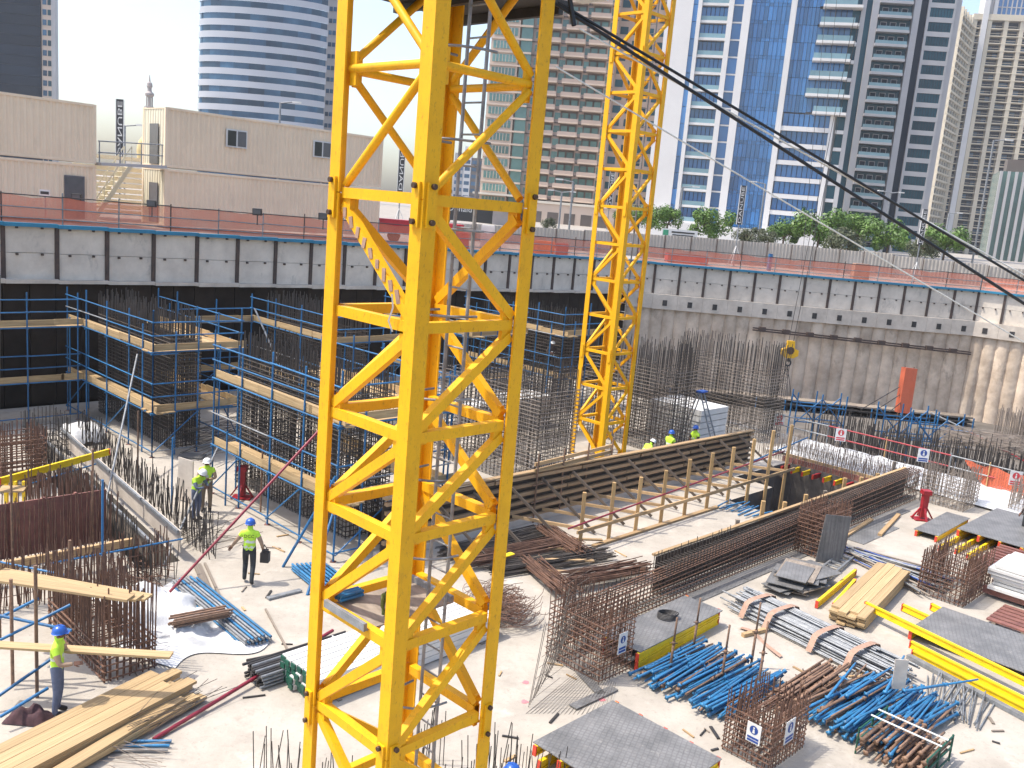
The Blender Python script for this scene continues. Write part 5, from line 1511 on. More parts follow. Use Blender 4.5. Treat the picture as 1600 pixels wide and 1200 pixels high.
rf = wa.lerp(wb_, .5) + bkd * 7 + V((0, 0, -hL + 3.2))
bx('roof', rf + dc * 2, dc * 6, bkd * 4, V((0, 0, .16)), 'container_light', rc)
# flood lights and small sign on the fence
for k, x in enumerate((120, 237, 312, 325)):
    p = D(x * 1.0 + (0 if k < 2 else 90 * (k - 1)), [308, 318, 331, 338][k], CD * .90)
    fl = thing('flood_light', ['flood light on the net fence below the grey container door', 'flood light on the net fence below the open container door', 'flood light on the net fence below the right container', 'flood light on the net fence at the right end of the container'][k], 'light', p)
    bx('housing', p, V((.42, .05, 0)), V((0, .12, .04)), V((0, 0, .3)), 'dark_steel', fl)
    bx('lens', p + V((0, -.075, 0)), V((.34, .04, 0)), V((0, .02, 0)), V((0, 0, .22)), 'window_grey', fl)
    tube('bracket', p + V((0, .05, -.15)), p + V((0, .05, -.6)), .025, 'dark_steel', fl)
sp = D(70, 302, CD * .86)
sb_ = thing('small_sign', 'small white sign on a post before the left container', 'sign', sp)
bx('plate', sp, V((.42, .1, 0)), V((0, .02, 0)), V((0, 0, .32)), 'white_paint', sb_)
bx('print', sp + V((0, -.02, .02)), V((.34, .08, 0)), V((0, .012, 0)), V((0, 0, .12)), 'dark_steel', sb_)
tube('post', sp + V((0, .03, -2.0)), sp + V((0, .03, -.1)), .03, 'galvanised', sb_)

# vertical banners
def banner(lab, x, y0, y1, dep, mirror=False, word='DANUBE'):
    t0, b0_ = D(x + .5, y0, dep), D(x - (y1 - y0) * .0, y1, dep)
    zt = t0.z; base = V((t0.x, t0.y, 0)); zb = zat(base, y1); gz = street_z(base)
    t = thing('advert_banner', lab, 'banner', V((base.x, base.y, gz)))
    w_ = (zt - zb) * .12
    c = base + V((0, 0, (zt + zb) / 2))
    bx('panel', c, V((w_, 0, 0)), V((0, .05, 0)), V((0, 0, zt - zb)), 'banner_black', t)
    for s_ in (-1, 1): bx('frame_side', c + V((s_ * (w_ / 2 + .03), 0, 0)), V((.05, 0, 0)), V((0, .07, 0)), V((0, 0, zt - zb)), 'white_paint', t)
    me = text_mesh(word, w_ * .95, 'white_paint')
    xs = [v.co.x for v in me.vertices]; sc = (zt - zb) * .92 / (max(xs) - min(xs))
    s_ = -1 if mirror else 1
    R_ = Matrix(((0, -1 * s_, 0, c.x), (0, 0, -1, c.y - .045), (1, 0, 0, c.z), (0, 0, 0, 1))) @ Matrix.Diagonal((sc, 1, 1, 1))
    link('lettering', me, R_, t)
    tube('mast', V((base.x, base.y + .05, gz)), V((base.x, base.y + .05, zt)), .06, 'galvanised', t)
    for an in (0, 2.1, 4.2): tube('stay', V((base.x, base.y, gz + 1.7)), V((base.x + .8 * math.cos(an), base.y + .8 * math.sin(an), gz)), .03, 'white_paint', t)
banner('black vertical advert banner left of the mosque minaret, seen reversed', 187, 155, 248, 70, True)
banner('black vertical advert banner beside the right container end, seen reversed', 629, 226, 300, 90, True)
banner('black vertical advert banner seen through the far crane mast', 957, 268, 326, 100, True)
banner('black vertical advert banner before the blue glass tower', 1162, 290, 351, 75)
banner('black vertical advert banner before the dark teal tower on the right', 1446, 327, 382, 73)

# ---------------------------------------------------------------- background buildings
class Fac:
    """local frame of a facade: x along (to the right), y towards the viewer, z up, origin at px (x,y) and depth"""
    def __init__(s, name, lab, cat, x, y, dep, ang, base=6.8):
        p = D(x, y, dep); s.o = V((p.x, p.y, 0)); a = math.radians(ang)
        s.u = V((math.cos(a), math.sin(a), 0)); s.n = V((s.u.y, -s.u.x, 0)); s.b = base
        s.t = thing(name, lab, cat, s.o + V((0, 0, base)))
        s.dep = dep
    def xw(s, px, py):
        # local x where the facade plane meets the pixel column px (at row py)
        r = ray(px, py); k = (s.o - CAM).dot(s.n) / r.dot(s.n)
        return (CAM + r * k - s.o).dot(s.u)
    def zw(s, px, py):
        r = ray(px, py); k = (s.o - CAM).dot(s.n) / r.dot(s.n)
        return (CAM + r * k).z
    def box(s, name, x0, x1, y0, y1, z0, z1, m, par=None):
        c = s.o + s.u * ((x0 + x1) / 2) + s.n * ((y0 + y1) / 2) + V((0, 0, (z0 + z1) / 2))
        return bx(name, c, s.u * (x1 - x0), s.n * (y1 - y0), V((0, 0, z1 - z0)), m, par or s.t)
    def plan(s, x, y): return s.o + s.u * x + s.n * y

# blue glass tower
F = Fac('glass_tower', 'white and bright blue glass tower block with stepped balconies', 'tower', 1071, 118, 205, -15)
X = lambda px: F.xw(px, 118)
fh = 3.62; zt = F.zw(1150, -120); zb = 6.8
nf = int((zt - zb) / fh)
F.box('blank_wall', X(1030), X(1071), -22, .2, zb, zt, 'tower_white')
F.box('core', X(1071), X(1331), -24, -1.2, zb, zt, 'tower_white')
for (p0, p1, d_) in ((1079, 1085, .9), (1126, 1134, .9), (1149, 1161, .9), (1222, 1231, 1.0)):
    F.box('pier', X(p0), X(p1), -1.2, d_, zb, zt, 'tower_white')
F.box('side_pier', X(1331), X(1338), -20, .3, zb, zt, 'tower_grey')
for i in range(nf):
    z = zb + i * fh
    F.box('glass_strip', X(1071), X(1079), -1.2, 0, z + .05, z + fh - .05, 'glass_blue')
    w = F.box('window', X(1085), X(1126), -1.2, -.7, z + .75, z + fh - .35, 'glass_blue')
    for k in range(1, 6): F.box('mullion', X(1085 + 41 * k / 6) - .06, X(1085 + 41 * k / 6) + .06, -.72, -.62, z + .75, z + fh - .35, 'glass_black', w)
    F.box('balcony_slab', X(1085), X(1126), -1.2, .55, z - .25, z + .28, 'tower_white')
    F.box('glass_rail', X(1085.5), X(1125.5), .35, .42, z + .28, z + 1.2, 'glass_rail')
    w = F.box('window', X(1134), X(1149), -1.2, -.1, z + .25, z + fh - .12, 'glass_blue')
    F.box('spandrel', X(1134), X(1149), -1.2, .1, z - .12, z + .2, 'tower_white')
    n = 9
    for k in range(n):
        x0, x1 = X(1161 + 61 * k / n), X(1161 + 61 * (k + 1) / n)
        F.box('glass_pane', x0 + .04, x1 - .04, -1.2, 0 + .02 * (k % 2), z + .72, z + fh - .04, 'glass_blue')
        F.box('glass_pane', x0 + .04, x1 - .04, -1.2, .0, z + .02, z + .66, 'glass_blue')
    n = 6; low = z < F.zw(1280, 190)
    for k in range(n if not low else 0):
        x0, x1 = X(1231 + 36 * k / n), X(1231 + 36 * (k + 1) / n)
        F.box('glass_pane', x0 + .04, x1 - .04, -1.2, 0, z + .05, z + fh - .05, 'glass_blue')
    if not low:
        w = F.box('window', X(1267), X(1318), -1.2, -.1, z + .3, z + fh - .3, 'glass_blue')
        for k in range(1, 6): F.box('mullion', X(1267 + 51 * k / 6) - .06, X(1267 + 51 * k / 6) + .06, -.12, -.02, z + .3, z + fh - .3, 'glass_black', w)
        st_ = X(1262) + (i % 9) * .25
        F.box('balcony_slab', st_, X(1323) + .3 * (i % 5), -1.0, 2.4, z - .3, z + .25, 'tower_white')
        F.box('glass_rail', st_ + .1, X(1323), 2.1, 2.2, z + .25, z + 1.35, 'glass_rail')
    else:
        w = F.box('window', X(1233), X(1307), -1.2, -.2, z + .75, z + fh - .25, 'glass_blue')
        for k in range(1, 9): F.box('mullion', X(1233 + 74 * k / 9) - .06, X(1233 + 74 * k / 9) + .06, -.22, -.12, z + .75, z + fh - .25, 'glass_black', w)
        F.box('balcony_slab', X(1231), X(1311), -1.2, .8, z - .3, z + .65, 'tower_white')
        F.box('pier', X(1307), X(1314), -1.2, .9, z, z + fh, 'tower_white')
    F.box('side_window', X(1318), X(1331), -1.2, -.3, z + .4, z + fh - .4, 'glass_teal')
    F.box('side_slab', X(1318), X(1331), -1.2, .2, z - .35, z + .4, 'tower_white')
F.box('podium', X(1030), X(1338), -24, 5, zb, zb + 3.4, 'tower_white')

# dark teal tower
F = Fac('office_tower', 'dark teal glass tower with grey balcony bands, right of the blue tower', 'tower', 1326, 118, 240, -6.5)
fh = 3.5; zt = F.zw(1400, -120); nf = int((zt - zb) / fh)
F.box('core', X(1326), X(1478), -26, -1.0, zb, zt, 'glass_teal')
for (p0, p1, m, d_) in ((1326, 1333, 'tower_grey', .6), (1333, 1347, 'glass_teal', -.2), (1347, 1357, 'tower_grey', .8), (1411, 1421, 'tower_grey', .8), (1421, 1433, 'glass_black', -.3)):
    F.box('pier' if m == 'tower_grey' else 'glass_strip', X(p0), X(p1), -1.0, d_, zb, zt, m)
F.box('corner_edge', X(1476), X(1485), -26, -.2, zb, zt, 'tower_grey')
for i in range(nf):
    z = zb + i * fh
    F.box('balcony_slab', X(1357), X(1408), -1.0, 1.5, z - .2, z + .45, 'tower_grey')
    F.box('glass_rail', X(1358), X(1407), 1.3, 1.4, z + .45, z + 1.25, 'glass_rail')
    w = F.box('window', X(1358), X(1410), -1.0, -.75, z + .5, z + fh - .25, 'glass_teal')
    for k in range(3):
        x0 = X(1364 + 15 * k); F.box('door_frame', x0, x0 + 1.6, -.76, -.66, z + .5, z + 2.6, 'tower_grey', w); F.box('door_glass', x0 + .15, x0 + 1.45, -.67, -.6, z + .6, z + 2.45, 'glass_black', w)
    F.box('spandrel', X(1433), X(1476), -1.0, .35, z - .45, z + .75, 'tower_grey')
    w = F.box('window', X(1437), X(1473), -1.0, .1, z + .75, z + fh - .45, 'glass_teal')
    for k in range(1, 8): F.box('mullion', X(1437 + 36 * k / 8) - .05, X(1437 + 36 * k / 8) + .05, .08, .16, z + .75, z + fh - .45, 'glass_black', w)
    for (p0, p1) in ((1433, 1437), (1473, 1476)): F.box('jamb', X(p0), X(p1), -1.0, .33, z + .75, z + fh - .45, 'tower_grey')

# sand coloured lattice tower far right
F = Fac('apartment_tower', 'sand coloured apartment tower with a grid of balconies at the right edge', 'tower', 1509, 118, 430, -12)
fh = 3.22; zt = F.zw(1545, 32); nf = int((zt - zb) / fh)
xr = X(1660)
F.box('core', X(1509), xr, -40, -3.0, zb, zt, 'glass_black')  # black core paints in the shade deep inside the balconies
for px in (1509, 1532, 1558, 1583, 1610, 1640): F.box('column', X(px) - .9, X(px) + .9, -3, .9 if px != 1527 else 1.6, zb, zt, 'tower_sand')
F.box('main_pier', X(1523) - 1.2, X(1523) + 1.2, -3, 1.8, zb, zt + 22, 'tower_white')
sid = F.plan(X(1509), 0)
for i in range(nf):
    z = zb + i * fh
    F.box('balcony_slab', X(1509), xr, -3, 1.0, z - .12, z + .3, 'tower_sand')
    F.box('balcony_rail', X(1509), xr, .7, .85, z + 1.1, z + 1.25, 'tower_sand')
    for k in range(8):
        x0 = X(1511 + 18 * k)
        F.box('window', x0, x0 + 4.2, -3, -2.6, z + .6, z + 2.5, 'glass_black' if (i + k) % 3 else 'glass_steel')
# chamfered left flank
F2 = Fac('apartment_tower_flank', 'narrow sunlit flank of the sand coloured apartment tower', 'tower', 1509, 118, 430, 55)
F2.o = F.plan(X(1509), 0)
F2.t.location = F2.o + V((0, 0, zb))
for i in range(nf):
    z = zb + i * fh
    F2.box('flank_slab', -28, -.3, -3, .6, z - .2, z + .65, 'tower_sand')
    for k in range(5): F2.box('window', -27 + 5.4 * k, -23 + 5.4 * k, -3, -.2, z + .7, z + 2.6, 'glass_steel')
for k in range(6): F2.box('column', -28 + 5.45 * k, -27.1 + 5.45 * k, -3, .4, zb, zt, 'tower_sand')
F2.box('core', -28, -.5, -14, -3, zb, zt, 'tower_brown')
F.box('parapet', X(1505), xr, -40, 1.4, zt, zt + 2.6, 'tower_sand')
F.box('glass_crown', X(1541), X(1592), -30, -1, zt + 2, zt + 60, 'glass_blue')
for k in range(1, 7): F.box('crown_mullion', X(1541 + 51 * k / 7) - .25, X(1541 + 51 * k / 7) + .25, -1, -.6, zt + 2, zt + 60, 'tower_grey')
for k in range(1, 14): F.box('crown_transom', X(1541), X(1592), -1, -.7, zt + 2 + 4 * k, zt + 2.4 + 4 * k, 'tower_grey')
F.box('crown_side', X(1535), X(1541), -30, 0, zt, zt + 60, 'tower_white')
b = MB(); n = 10; A = []
for k in range(n + 1):
    t = k / n; A.append((X(1518) + (X(1537) - X(1518)) * t, zt + 2 + 34 * t ** 1.8))
vs_ = []
for (x, z) in A: vs_ += [F.plan(x, -2) + V((0, 0, zt + 2)), F.plan(x, -2) + V((0, 0, z))]
vs_ += [v + F.n * -3 for v in vs_]
m_ = 2 * (n + 1)
b.add(vs_, [(2 * k, 2 * k + 2, 2 * k + 3, 2 * k + 1) for k in range(n)] + [(2 * k + 1, 2 * k + 3, m_ + 2 * k + 3, m_ + 2 * k + 1) for k in range(n)])
b.obj('crown_fin', 'tower_white', F.t)

# small green glass building at the right edge
F = Fac('glass_building', 'low green glass building with dark roof stacks at the right edge', 'building', 1556, 330, 300, -20)
X2 = lambda px: F.xw(px, 330)
zt = F.zw(1580, 268)
F.box('core', X2(1552), X2(1680), -20, -.6, zb - 8, zt, 'glass_green')
for k in range(9): F.box('fin', X2(1552 + 12 * k), X2(1552 + 12 * k) + .8, -.6, .5, zb - 8, zt, 'tower_grey')
F.box('roof_box', X2(1562), X2(1600), -10, -2, zt, zt + 4, 'tower_brown')

# tan apartment building behind the cranes
F = Fac('apartment_building', 'pinkish tan apartment building with rows of balconies behind the cranes', 'building', 752, 200, 235, -6)
X3 = lambda px: F.xw(px, 200)
fh = 3.2; zt = F.zw(850, -120); nf = int((zt - zb) / fh)
F.box('core', X3(757), X3(950), -24, -1.6, zb, zt, 'tower_pink')
F.box('left_wing', X3(757), X3(800), -12, -.2, zb, zt, 'tower_tan')
F.box('stair_glass', X3(803), X3(820), -1.6, -.3, zb, zt, 'glass_green')
F.box('right_wing', X3(948), X3(1040), -30, -6.0, zb, zt, 'tower_pink')
bays = ((836, 862), (874, 900), (910, 936))
for i in range(nf):
    z = zb + i * fh
    w = F.box('window', X3(761), X3(797), -.5, .02, z + .9, z + 2.7, 'glass_green')
    for k in range(1, 7): F.box('mullion', X3(761 + 36 * k / 7) - .07, X3(761 + 36 * k / 7) + .07, .0, .1, z + .9, z + 2.7, 'tower_tan', w)
    F.box('floor_band', X3(757), X3(820), -.3, .18, z - .1, z + .35, 'tower_tan')
    for (p0, p1) in bays:
        F.box('recess_shade', X3(p0), X3(p1), -1.6, -1.45, z + .1, z + fh - .3, 'tower_brown')  # dark sheet paints in the shade at the back of the balcony
        F.box('balcony_slab', X3(p0) - .4, X3(p1) + .4, -1.6, 1.0, z - .15, z + .2, 'tower_tan')
        F.box('balcony_rail', X3(p0) - .4, X3(p1) + .4, .85, 1.0, z + .2, z + 1.0, 'tower_pink')
        for k in range(2):
            x0 = X3(p0 + 2 + (p1 - p0) * .48 * k); F.box('window', x0, x0 + 1.55, -1.5, -1.35, z + .4, z + 2.5, 'glass_green')
    for px in (824, 864, 902, 938):
        F.box('window', X3(px), X3(px) + 1.5, -1.6, -1.52, z + .9, z + 2.5, 'glass_green')
    F.box('string_course', X3(820), X3(950), -1.6, -1.4, z - .12, z + .1, 'tower_brown')
    for k in range(4): F.box('window', X3(953 + 20 * k), X3(953 + 20 * k) + 2.0, -6.1, -5.9, z + .8, z + 2.6, 'glass_teal')
F.box('canopy', X3(752), X3(822), -1, 6, zb + 6.2, zb + 6.7, 'stone_cream')
F.box('podium', X3(835), X3(1010), -2, 7, zb, zb + 5.2, 'tower_tan')
for k in range(6): F.box('shopfront', X3(845 + 26 * k), X3(862 + 26 * k), 6.9, 7.1, zb + .3, zb + 3.2, 'tower_brown')
F.box('podium_roof', X3(833), X3(1012), -2, 7.4, zb + 5.2, zb + 5.8, 'stone_cream')
# shop row in front
F = Fac('shop_row', 'low dark shop building with white lettering behind the hoarding', 'shop', 690, 338, 150, 0)
X4 = lambda px: F.xw(px, 335)
F.box('shop_body', X4(670), X4(835), -12, 0, 7.0, F.zw(720, 318), 'shop_black')
F.box('side_wall', X4(770), X4(800), -1, .4, 7.0, F.zw(780, 326), 'stone_grey')
F.box('awning', X4(755), X4(815), -1, 2.4, F.zw(780, 318), F.zw(780, 318) + .4, 'stone_cream')
me = text_mesh("McDonald's", 1.35, 'white_paint')
c_ = F.plan(X4(714), .08) + V((0, 0, F.zw(714, 326)))
link('lettering', me, Matrix(((1, 0, 0, c_.x), (0, 0, -1, c_.y), (0, 1, 0, c_.z), (0, 0, 0, 1))), F.t)

# round tower on the left
F = Fac('office_tower', 'round banded office tower behind the containers', 'tower', 400, 100, 310, 0)
ctr_ = F.o + V((0, 22, 0)); rad = 22.5
fh = 3.95; zt = F.zw(400, -140); zb2 = 7; nf = int((zt - zb2) / fh)
for i in range(nf):
    z = zb2 + i * fh
    for (z0_, z1_, rr, nm, m) in ((z, z + 2.0, rad, 'spandrel_band', 'band_grey'), (z + 2.0, z + fh, rad - .35, 'glass_band', 'glass_steel')):
        seg = 1 if nm == 'spandrel_band' else 12
        for s_ in range(seg):
            b = MB(); N = 36 // seg
            vs_ = []
            for k in range(N + 1):
                a = math.radians(178 + 172 * (s_ + k / N) / seg)
                for zz in (z0_, z1_): vs_.append((ctr_.x + rr * math.cos(a), ctr_.y - 13 + rr * .42 * math.sin(a), zz))
            b.add(vs_, [(2 * k, 2 * k + 2, 2 * k + 3, 2 * k + 1) for k in range(N)])
            if nm == 'spandrel_band':
                v2 = []
                for k in range(N + 1):
                    a = math.radians(178 + 172 * k / N)
                    for r2 in (rad, rad - 1): v2.append((ctr_.x + r2 * math.cos(a), ctr_.y - 13 + r2 * .42 * math.sin(a), z1_))
                b.add(v2, [(2 * k, 2 * k + 2, 2 * k + 3, 2 * k + 1) for k in range(N)])
            b.obj(nm, m, F.t)
    for k in range(3):
        F.box('flank_window', 20.5 + 1.4 * k, 21.6 + 1.4 * k, -16.2, -15.7, z + 2.1, z + 3.5, 'glass_steel')
    F.box('edge_window', 24.4, 25.5, -20.2, -19.8, z + 1.6, z + 3.2, 'glass_black')
F.box('flank', 19.5, 24.0, -24, -16, zb2, zt, 'tower_grey')
F.box('rear_block', 23.8, 26.0, -25, -20, zb2, zt, 'tower_grey')

# dark tower at the left edge
F = Fac('office_tower', 'dark blue glass tower at the left edge behind the container', 'tower', 0, 75, 330, 6)
X5 = lambda px: F.xw(px, 75)
zt = F.zw(40, -160); fh = 3.5; nf = int((zt - 7) / fh)
F.box('core', X5(-60), X5(62), -14, -.3, 7, zt, 'glass_black')
F.box('side_block', X5(64), X5(80), -4, -.6, 7, zt, 'tower_tan')
F.box('edge_pier', X5(80), X5(86), -3, -.2, 7, zt, 'tower_grey')
for i in range(nf):
    z = 7 + i * fh
    F.box('glass_band', X5(-60), X5(63.5), -.3, .05, z + .1, z + fh - .12, 'glass_black')
    F.box('window', X5(66), X5(72), -.6, -.45, z + .8, z + 2.7, 'glass_steel')
    F.box('window', X5(74), X5(79), -.6, -.45, z + .8, z + 2.7, 'glass_teal')

# far grey towers between the near mast and the tan building
for k, (x0, x1, yt, lab, m) in enumerate(((707, 722, 238, 'slim far grey tower seen left of the ladder', 'tower_grey'), (722, 733, 228, 'middle far tower seen through the ladder', 'tower_white'), (733, 750, 246, 'far dark tower right of the ladder', 'tower_brown'), (190, 200, 258, 'tiny far tower below the left walkway', 'tower_grey'))):
    F = Fac('far_tower', lab, 'tower', x0, 300, 560, 0)
    xa, xb = 0, F.xw(x1, 300); zt = F.zw(x0, yt)
    F.box('core', xa, xb, -12, 0, 7, zt, m)
    for i in range(int((zt - 8) / 4.2)):
        F.box('window_band', xa + .6, xb - .6, -.5, .12, 9 + 4.2 * i, 11.2 + 4.2 * i, 'glass_steel')

# mosque minaret and dome
mp_ = D(232, 300, 210); gz = 7.0
mt = thing('minaret', 'slim pale stone minaret with balcony and finial behind the container', 'minaret', V((mp_.x, mp_.y, gz)))
Zp = lambda y: zat(V((mp_.x, mp_.y, 0)), y)
pxm = 210 / FPX
def lath(name, prof, m, n=12):
    b = MB(); b.lathe(prof, n, (mp_.x, mp_.y, 0)); b.obj(name, m, mt, smooth=False)
lath('shaft', [(5.2 * pxm, gz), (5.2 * pxm, Zp(205)), (4.4 * pxm, Zp(195)), (4.4 * pxm, Zp(181)), (8 * pxm, Zp(172)), (8 * pxm, Zp(167)), (3.0 * pxm, Zp(166.5))], 'stone_grey', 8)
for k in range(6):
    a = k * math.pi / 3
    p = V((mp_.x + 4.6 * pxm * math.cos(a), mp_.y + 4.6 * pxm * math.sin(a), 0))
    tube('colonnette', p + V((0, 0, Zp(167))), p + V((0, 0, Zp(151))), .9 * pxm, 'stone_grey', mt)
lath('core', [(2.4 * pxm, Zp(167)), (2.4 * pxm, Zp(151))], 'stone_grey', 8)
lath('upper_balcony', [(4 * pxm, Zp(152)), (7 * pxm, Zp(149)), (7 * pxm, Zp(146)), (3.6 * pxm, Zp(143)), (3.2 * pxm, Zp(138)), (4.6 * pxm, Zp(135)), (4.0 * pxm, Zp(130)), (1.6 * pxm, Zp(127.5)), (1.1 * pxm, Zp(124)), (.5 * pxm, Zp(117))], 'stone_grey', 10)
dm = D(224, 236, 215)
md = thing('mosque', 'low pale mosque with a golden dome behind the minaret', 'mosque', V((dm.x, dm.y, gz)))
pm = 215 / FPX
b = MB(); b.lathe([(9 * pm, dm.z - 2.0), (10 * pm, dm.z), (9.4 * pm, dm.z + .9), (7 * pm, dm.z + 2.2), (3.5 * pm, dm.z + 3.0), (.4 * pm, dm.z + 3.6)], 16, (dm.x, dm.y, 0)); b.obj('dome', 'gold_dome', md, smooth=True)
bx('hall', V((dm.x - 2, dm.y + 4, (gz + dm.z - 2) / 2)), V((9, 0, 0)), V((0, 9, 0)), V((0, 0, dm.z - 2 - gz)), 'stone_cream', md)

# street lamps
def lamp(lab, x, y, dep, arm=1, h2=None):
    t0 = D(x, y, dep); gz = street_z(t0)
    t = thing('street_lamp', lab, 'lamp', V((t0.x, t0.y, gz)))
    tube('pole', V((t0.x, t0.y, gz)), t0, .085 * dep / 100 + .03, 'galvanised', t)
    for s_ in ((arm,) if abs(arm) == 1 else (-1, 1)):
        tube('arm', t0 + V((0, 0, -.05)), t0 + V((1.4 * s_, 0, .15)), .07, 'galvanised', t)
        bx('lamp_head', t0 + V((1.7 * s_, 0, .15)), V((.9, 0, 0)), V((0, .35, 0)), V((0, 0, .16)), 'white_paint', t)
lamp('street lamp beside the reversed banner left of the minaret', 195, 196, 95)
lamp('street lamp above the right container roof', 438, 160, 95)
lamp('double street lamp before the dark teal tower', 1392, 301, 150, 2)
lamp('tall street lamp at the right, before the sand coloured tower', 1553, 219, 105)
lamp('street lamp in front of the sand coloured tower, shorter', 1483, 333, 150)
lamp('street lamp seen before the tan building, left of the far crane', 896, 284, 110, -1)
lamp('double street lamp before the tan building', 878, 300, 140, 2)
lamp('street lamp before the blue glass tower', 1067, 292, 120)
lamp('street lamp between the blue and teal towers', 1196, 287, 130, -1)
tag(bx('street_sign', D(1062, 365, 88), V((3.4, 0, 0)), V((0, .12, 0)), V((0, 0, .75)), 'white_paint'), 'white road sign with a green mark before the left trees', 'sign')
o_ = [o for o in bpy.data.objects if o.name.startswith('street_sign')][0]
sgp = D(1062, 365, 88)
bx('green_mark', sgp + V((-1.35, -.08, 0)), V((.5, 0, 0)), V((0, .03, 0)), V((0, 0, .5)), 'sign_green', o_)
bx('sign_text', sgp + V((.3, -.08, .1)), V((2.2, 0, 0)), V((0, .03, 0)), V((0, 0, .14)), 'dark_steel', o_)
bx('sign_text', sgp + V((.3, -.08, -.16)), V((2.0, 0, 0)), V((0, .03, 0)), V((0, 0, .1)), 'dark_steel', o_)
tube('sign_post', sgp + V((0, .1, -3)), sgp + V((0, .1, .3)), .06, 'galvanised', o_)

# ---------------------------------------------------------------- trees
def crown_mesh(seed, n, m, rx=1.0, rz=.75):
    r = random.Random(seed)
    lobes = [(r.uniform(-.72, .72) * rx, r.uniform(-.72, .72) * rx, r.uniform(-.5, .65) * rz, r.uniform(.2, .5)) for _ in range(13)]
    b = MB()
    for i in range(n):
        lx, ly, lz, lr = lobes[i % 13]
        d = V((r.gauss(0, 1), r.gauss(0, 1), r.gauss(0, 1))).normalized()
        p = V((lx, ly, lz)) + d * lr * r.uniform(.55, 1.08)
        s = r.uniform(.035, .075)
        nrm = (d + V((r.uniform(-.8, .8), r.uniform(-.8, .8), r.uniform(-.3, .9)))).normalized()
        a = nrm.orthogonal().normalized(); c = nrm.cross(a)
        th = r.uniform(0, 6.28); a, c = a * math.cos(th) + c * math.sin(th), c * math.cos(th) - a * math.sin(th)
        b.add([p - a * s, p + c * s * .55, p + a * s, p - c * s * .55], [(0, 1, 2, 3)])
    return b.mesh('crown', m)
CR = [crown_mesh(k, 4200, 'leaf_bright') for k in range(4)] + [crown_mesh(9, 3000, 'leaf_dull')]
def tree(lab, x, ytop, r_px, dep, k, name='street_tree'):
    t0 = D(x, ytop, dep); gz = street_z(t0); R_ = r_px / FPX * dep
    t = thing(name, lab, 'tree', V((t0.x, t0.y, gz)), 'trees behind the hoarding')
    cz = t0.z - R_ * .8
    b = MB(); b.bar(V((t0.x, t0.y, gz)), V((t0.x + .1, t0.y, cz - R_ * .2)), .16, 7, r2=.1)
    for j in range(6):
        a = j * 1.05 + k
        b.bar(V((t0.x + .1, t0.y, cz - R_ * .3)), V((t0.x + math.cos(a) * R_ * .55, t0.y + math.sin(a) * R_ * .5, cz + R_ * rnd(-.1, .4))), .07, 5, r2=.02)
    b.obj('trunk', 'bark', t)
    M_ = Matrix.Translation(V((t0.x, t0.y, cz))) @ Matrix.Rotation(k * 1.7 + x, 4, 'Z') @ Matrix.Diagonal((R_ * 1.12, R_ * 1.12, R_ * 1.1, 1))
    link('crown', CR[k], M_, t)
TR = [(1045, 322, 27, 105, 0, 'round green tree just right of the far crane mast'), (1112, 325, 33, 105, 1, 'green tree left of the banner before the blue tower'), (995, 318, 26, 112, 2, 'green tree seen through the far crane mast'),
      (1172, 352, 20, 100, 4, 'dull olive bush under the banner before the blue tower'), (1228, 340, 28, 108, 2, 'green tree right of the banner before the blue tower'), (1285, 326, 38, 106, 3, 'tallest green tree below the two glass towers'),
      (1330, 352, 30, 98, 4, 'dull olive tree in front of the tall green ones'), (1345, 334, 34, 110, 0, 'green tree under the dark teal tower, left one'), (1393, 342, 34, 108, 1, 'green tree under the dark teal tower, right one'),
      (1440, 366, 24, 98, 4, 'dull olive bush behind the right banner'), (1482, 352, 31, 108, 3, 'rightmost green tree before the sand coloured tower'), (1205, 356, 18, 100, 4, 'small olive bush left of the trees'), (856, 338, 12, 130, 4, 'small palm-like shrub before the tan building')]
for (x, y, r_, dp, k, lab) in TR: tree(lab, x, y, r_, dp, k)
# things on the street edge behind the net
for k, (x, y, dep, w_, h_, m, nm, lab) in enumerate(((762, 366, 62, .9, 1.6, 'white_paint', 'machine_box', 'white machine cabinet behind the net fence by the near mast'), (712, 362, 60, 1.8, 1.0, 'red_plastic', 'barrier_panel', 'red barrier panel behind the net fence, left of the ladder'), (850, 388, 64, 1.5, .9, 'orange_plastic', 'plastic_barrier', 'orange barrier behind the net fence right of the near mast'), (878, 388, 66, .9, .8, 'red_plastic', 'red_crate', 'red crate on the wall top left of the far crane'), (1072, 405, 74, 3.2, .7, 'red_plastic', 'printed_board_stack', 'dark red printed panel lying on the wall top right of the far crane'), (1205, 393, 74, .28, 1.3, 'blue_tube', 'blue_pipe', 'short blue pipe standing behind the right net fence'), (1345, 420, 72, 1.2, 1.2, 'strap', 'covered_sack', 'pink covered sack on top of the right shoring wall'))):
    p = D(x, y, dep); gz = street_z(p)
    t = thing(nm, lab, 'site item', V((p.x, p.y, gz)))
    bx('body', V((p.x, p.y, gz + h_ / 2)), V((w_, 0, 0)), V((0, w_ * .5 + .2, 0)), V((0, 0, h_)), m, t)
    bx('lid', V((p.x, p.y, gz + h_ + .03)), V((w_ * .9, 0, 0)), V((0, w_ * .45 + .18, 0)), V((0, 0, .06)), m if k != 4 else 'dark_steel', t)
    for s_ in (-.3, .3): bx('rib', V((p.x + w_ * s_, p.y - w_ * .25 - .12, gz + h_ / 2)), V((.07, 0, 0)), V((0, .06, 0)), V((0, 0, h_ * .9)), m, t)
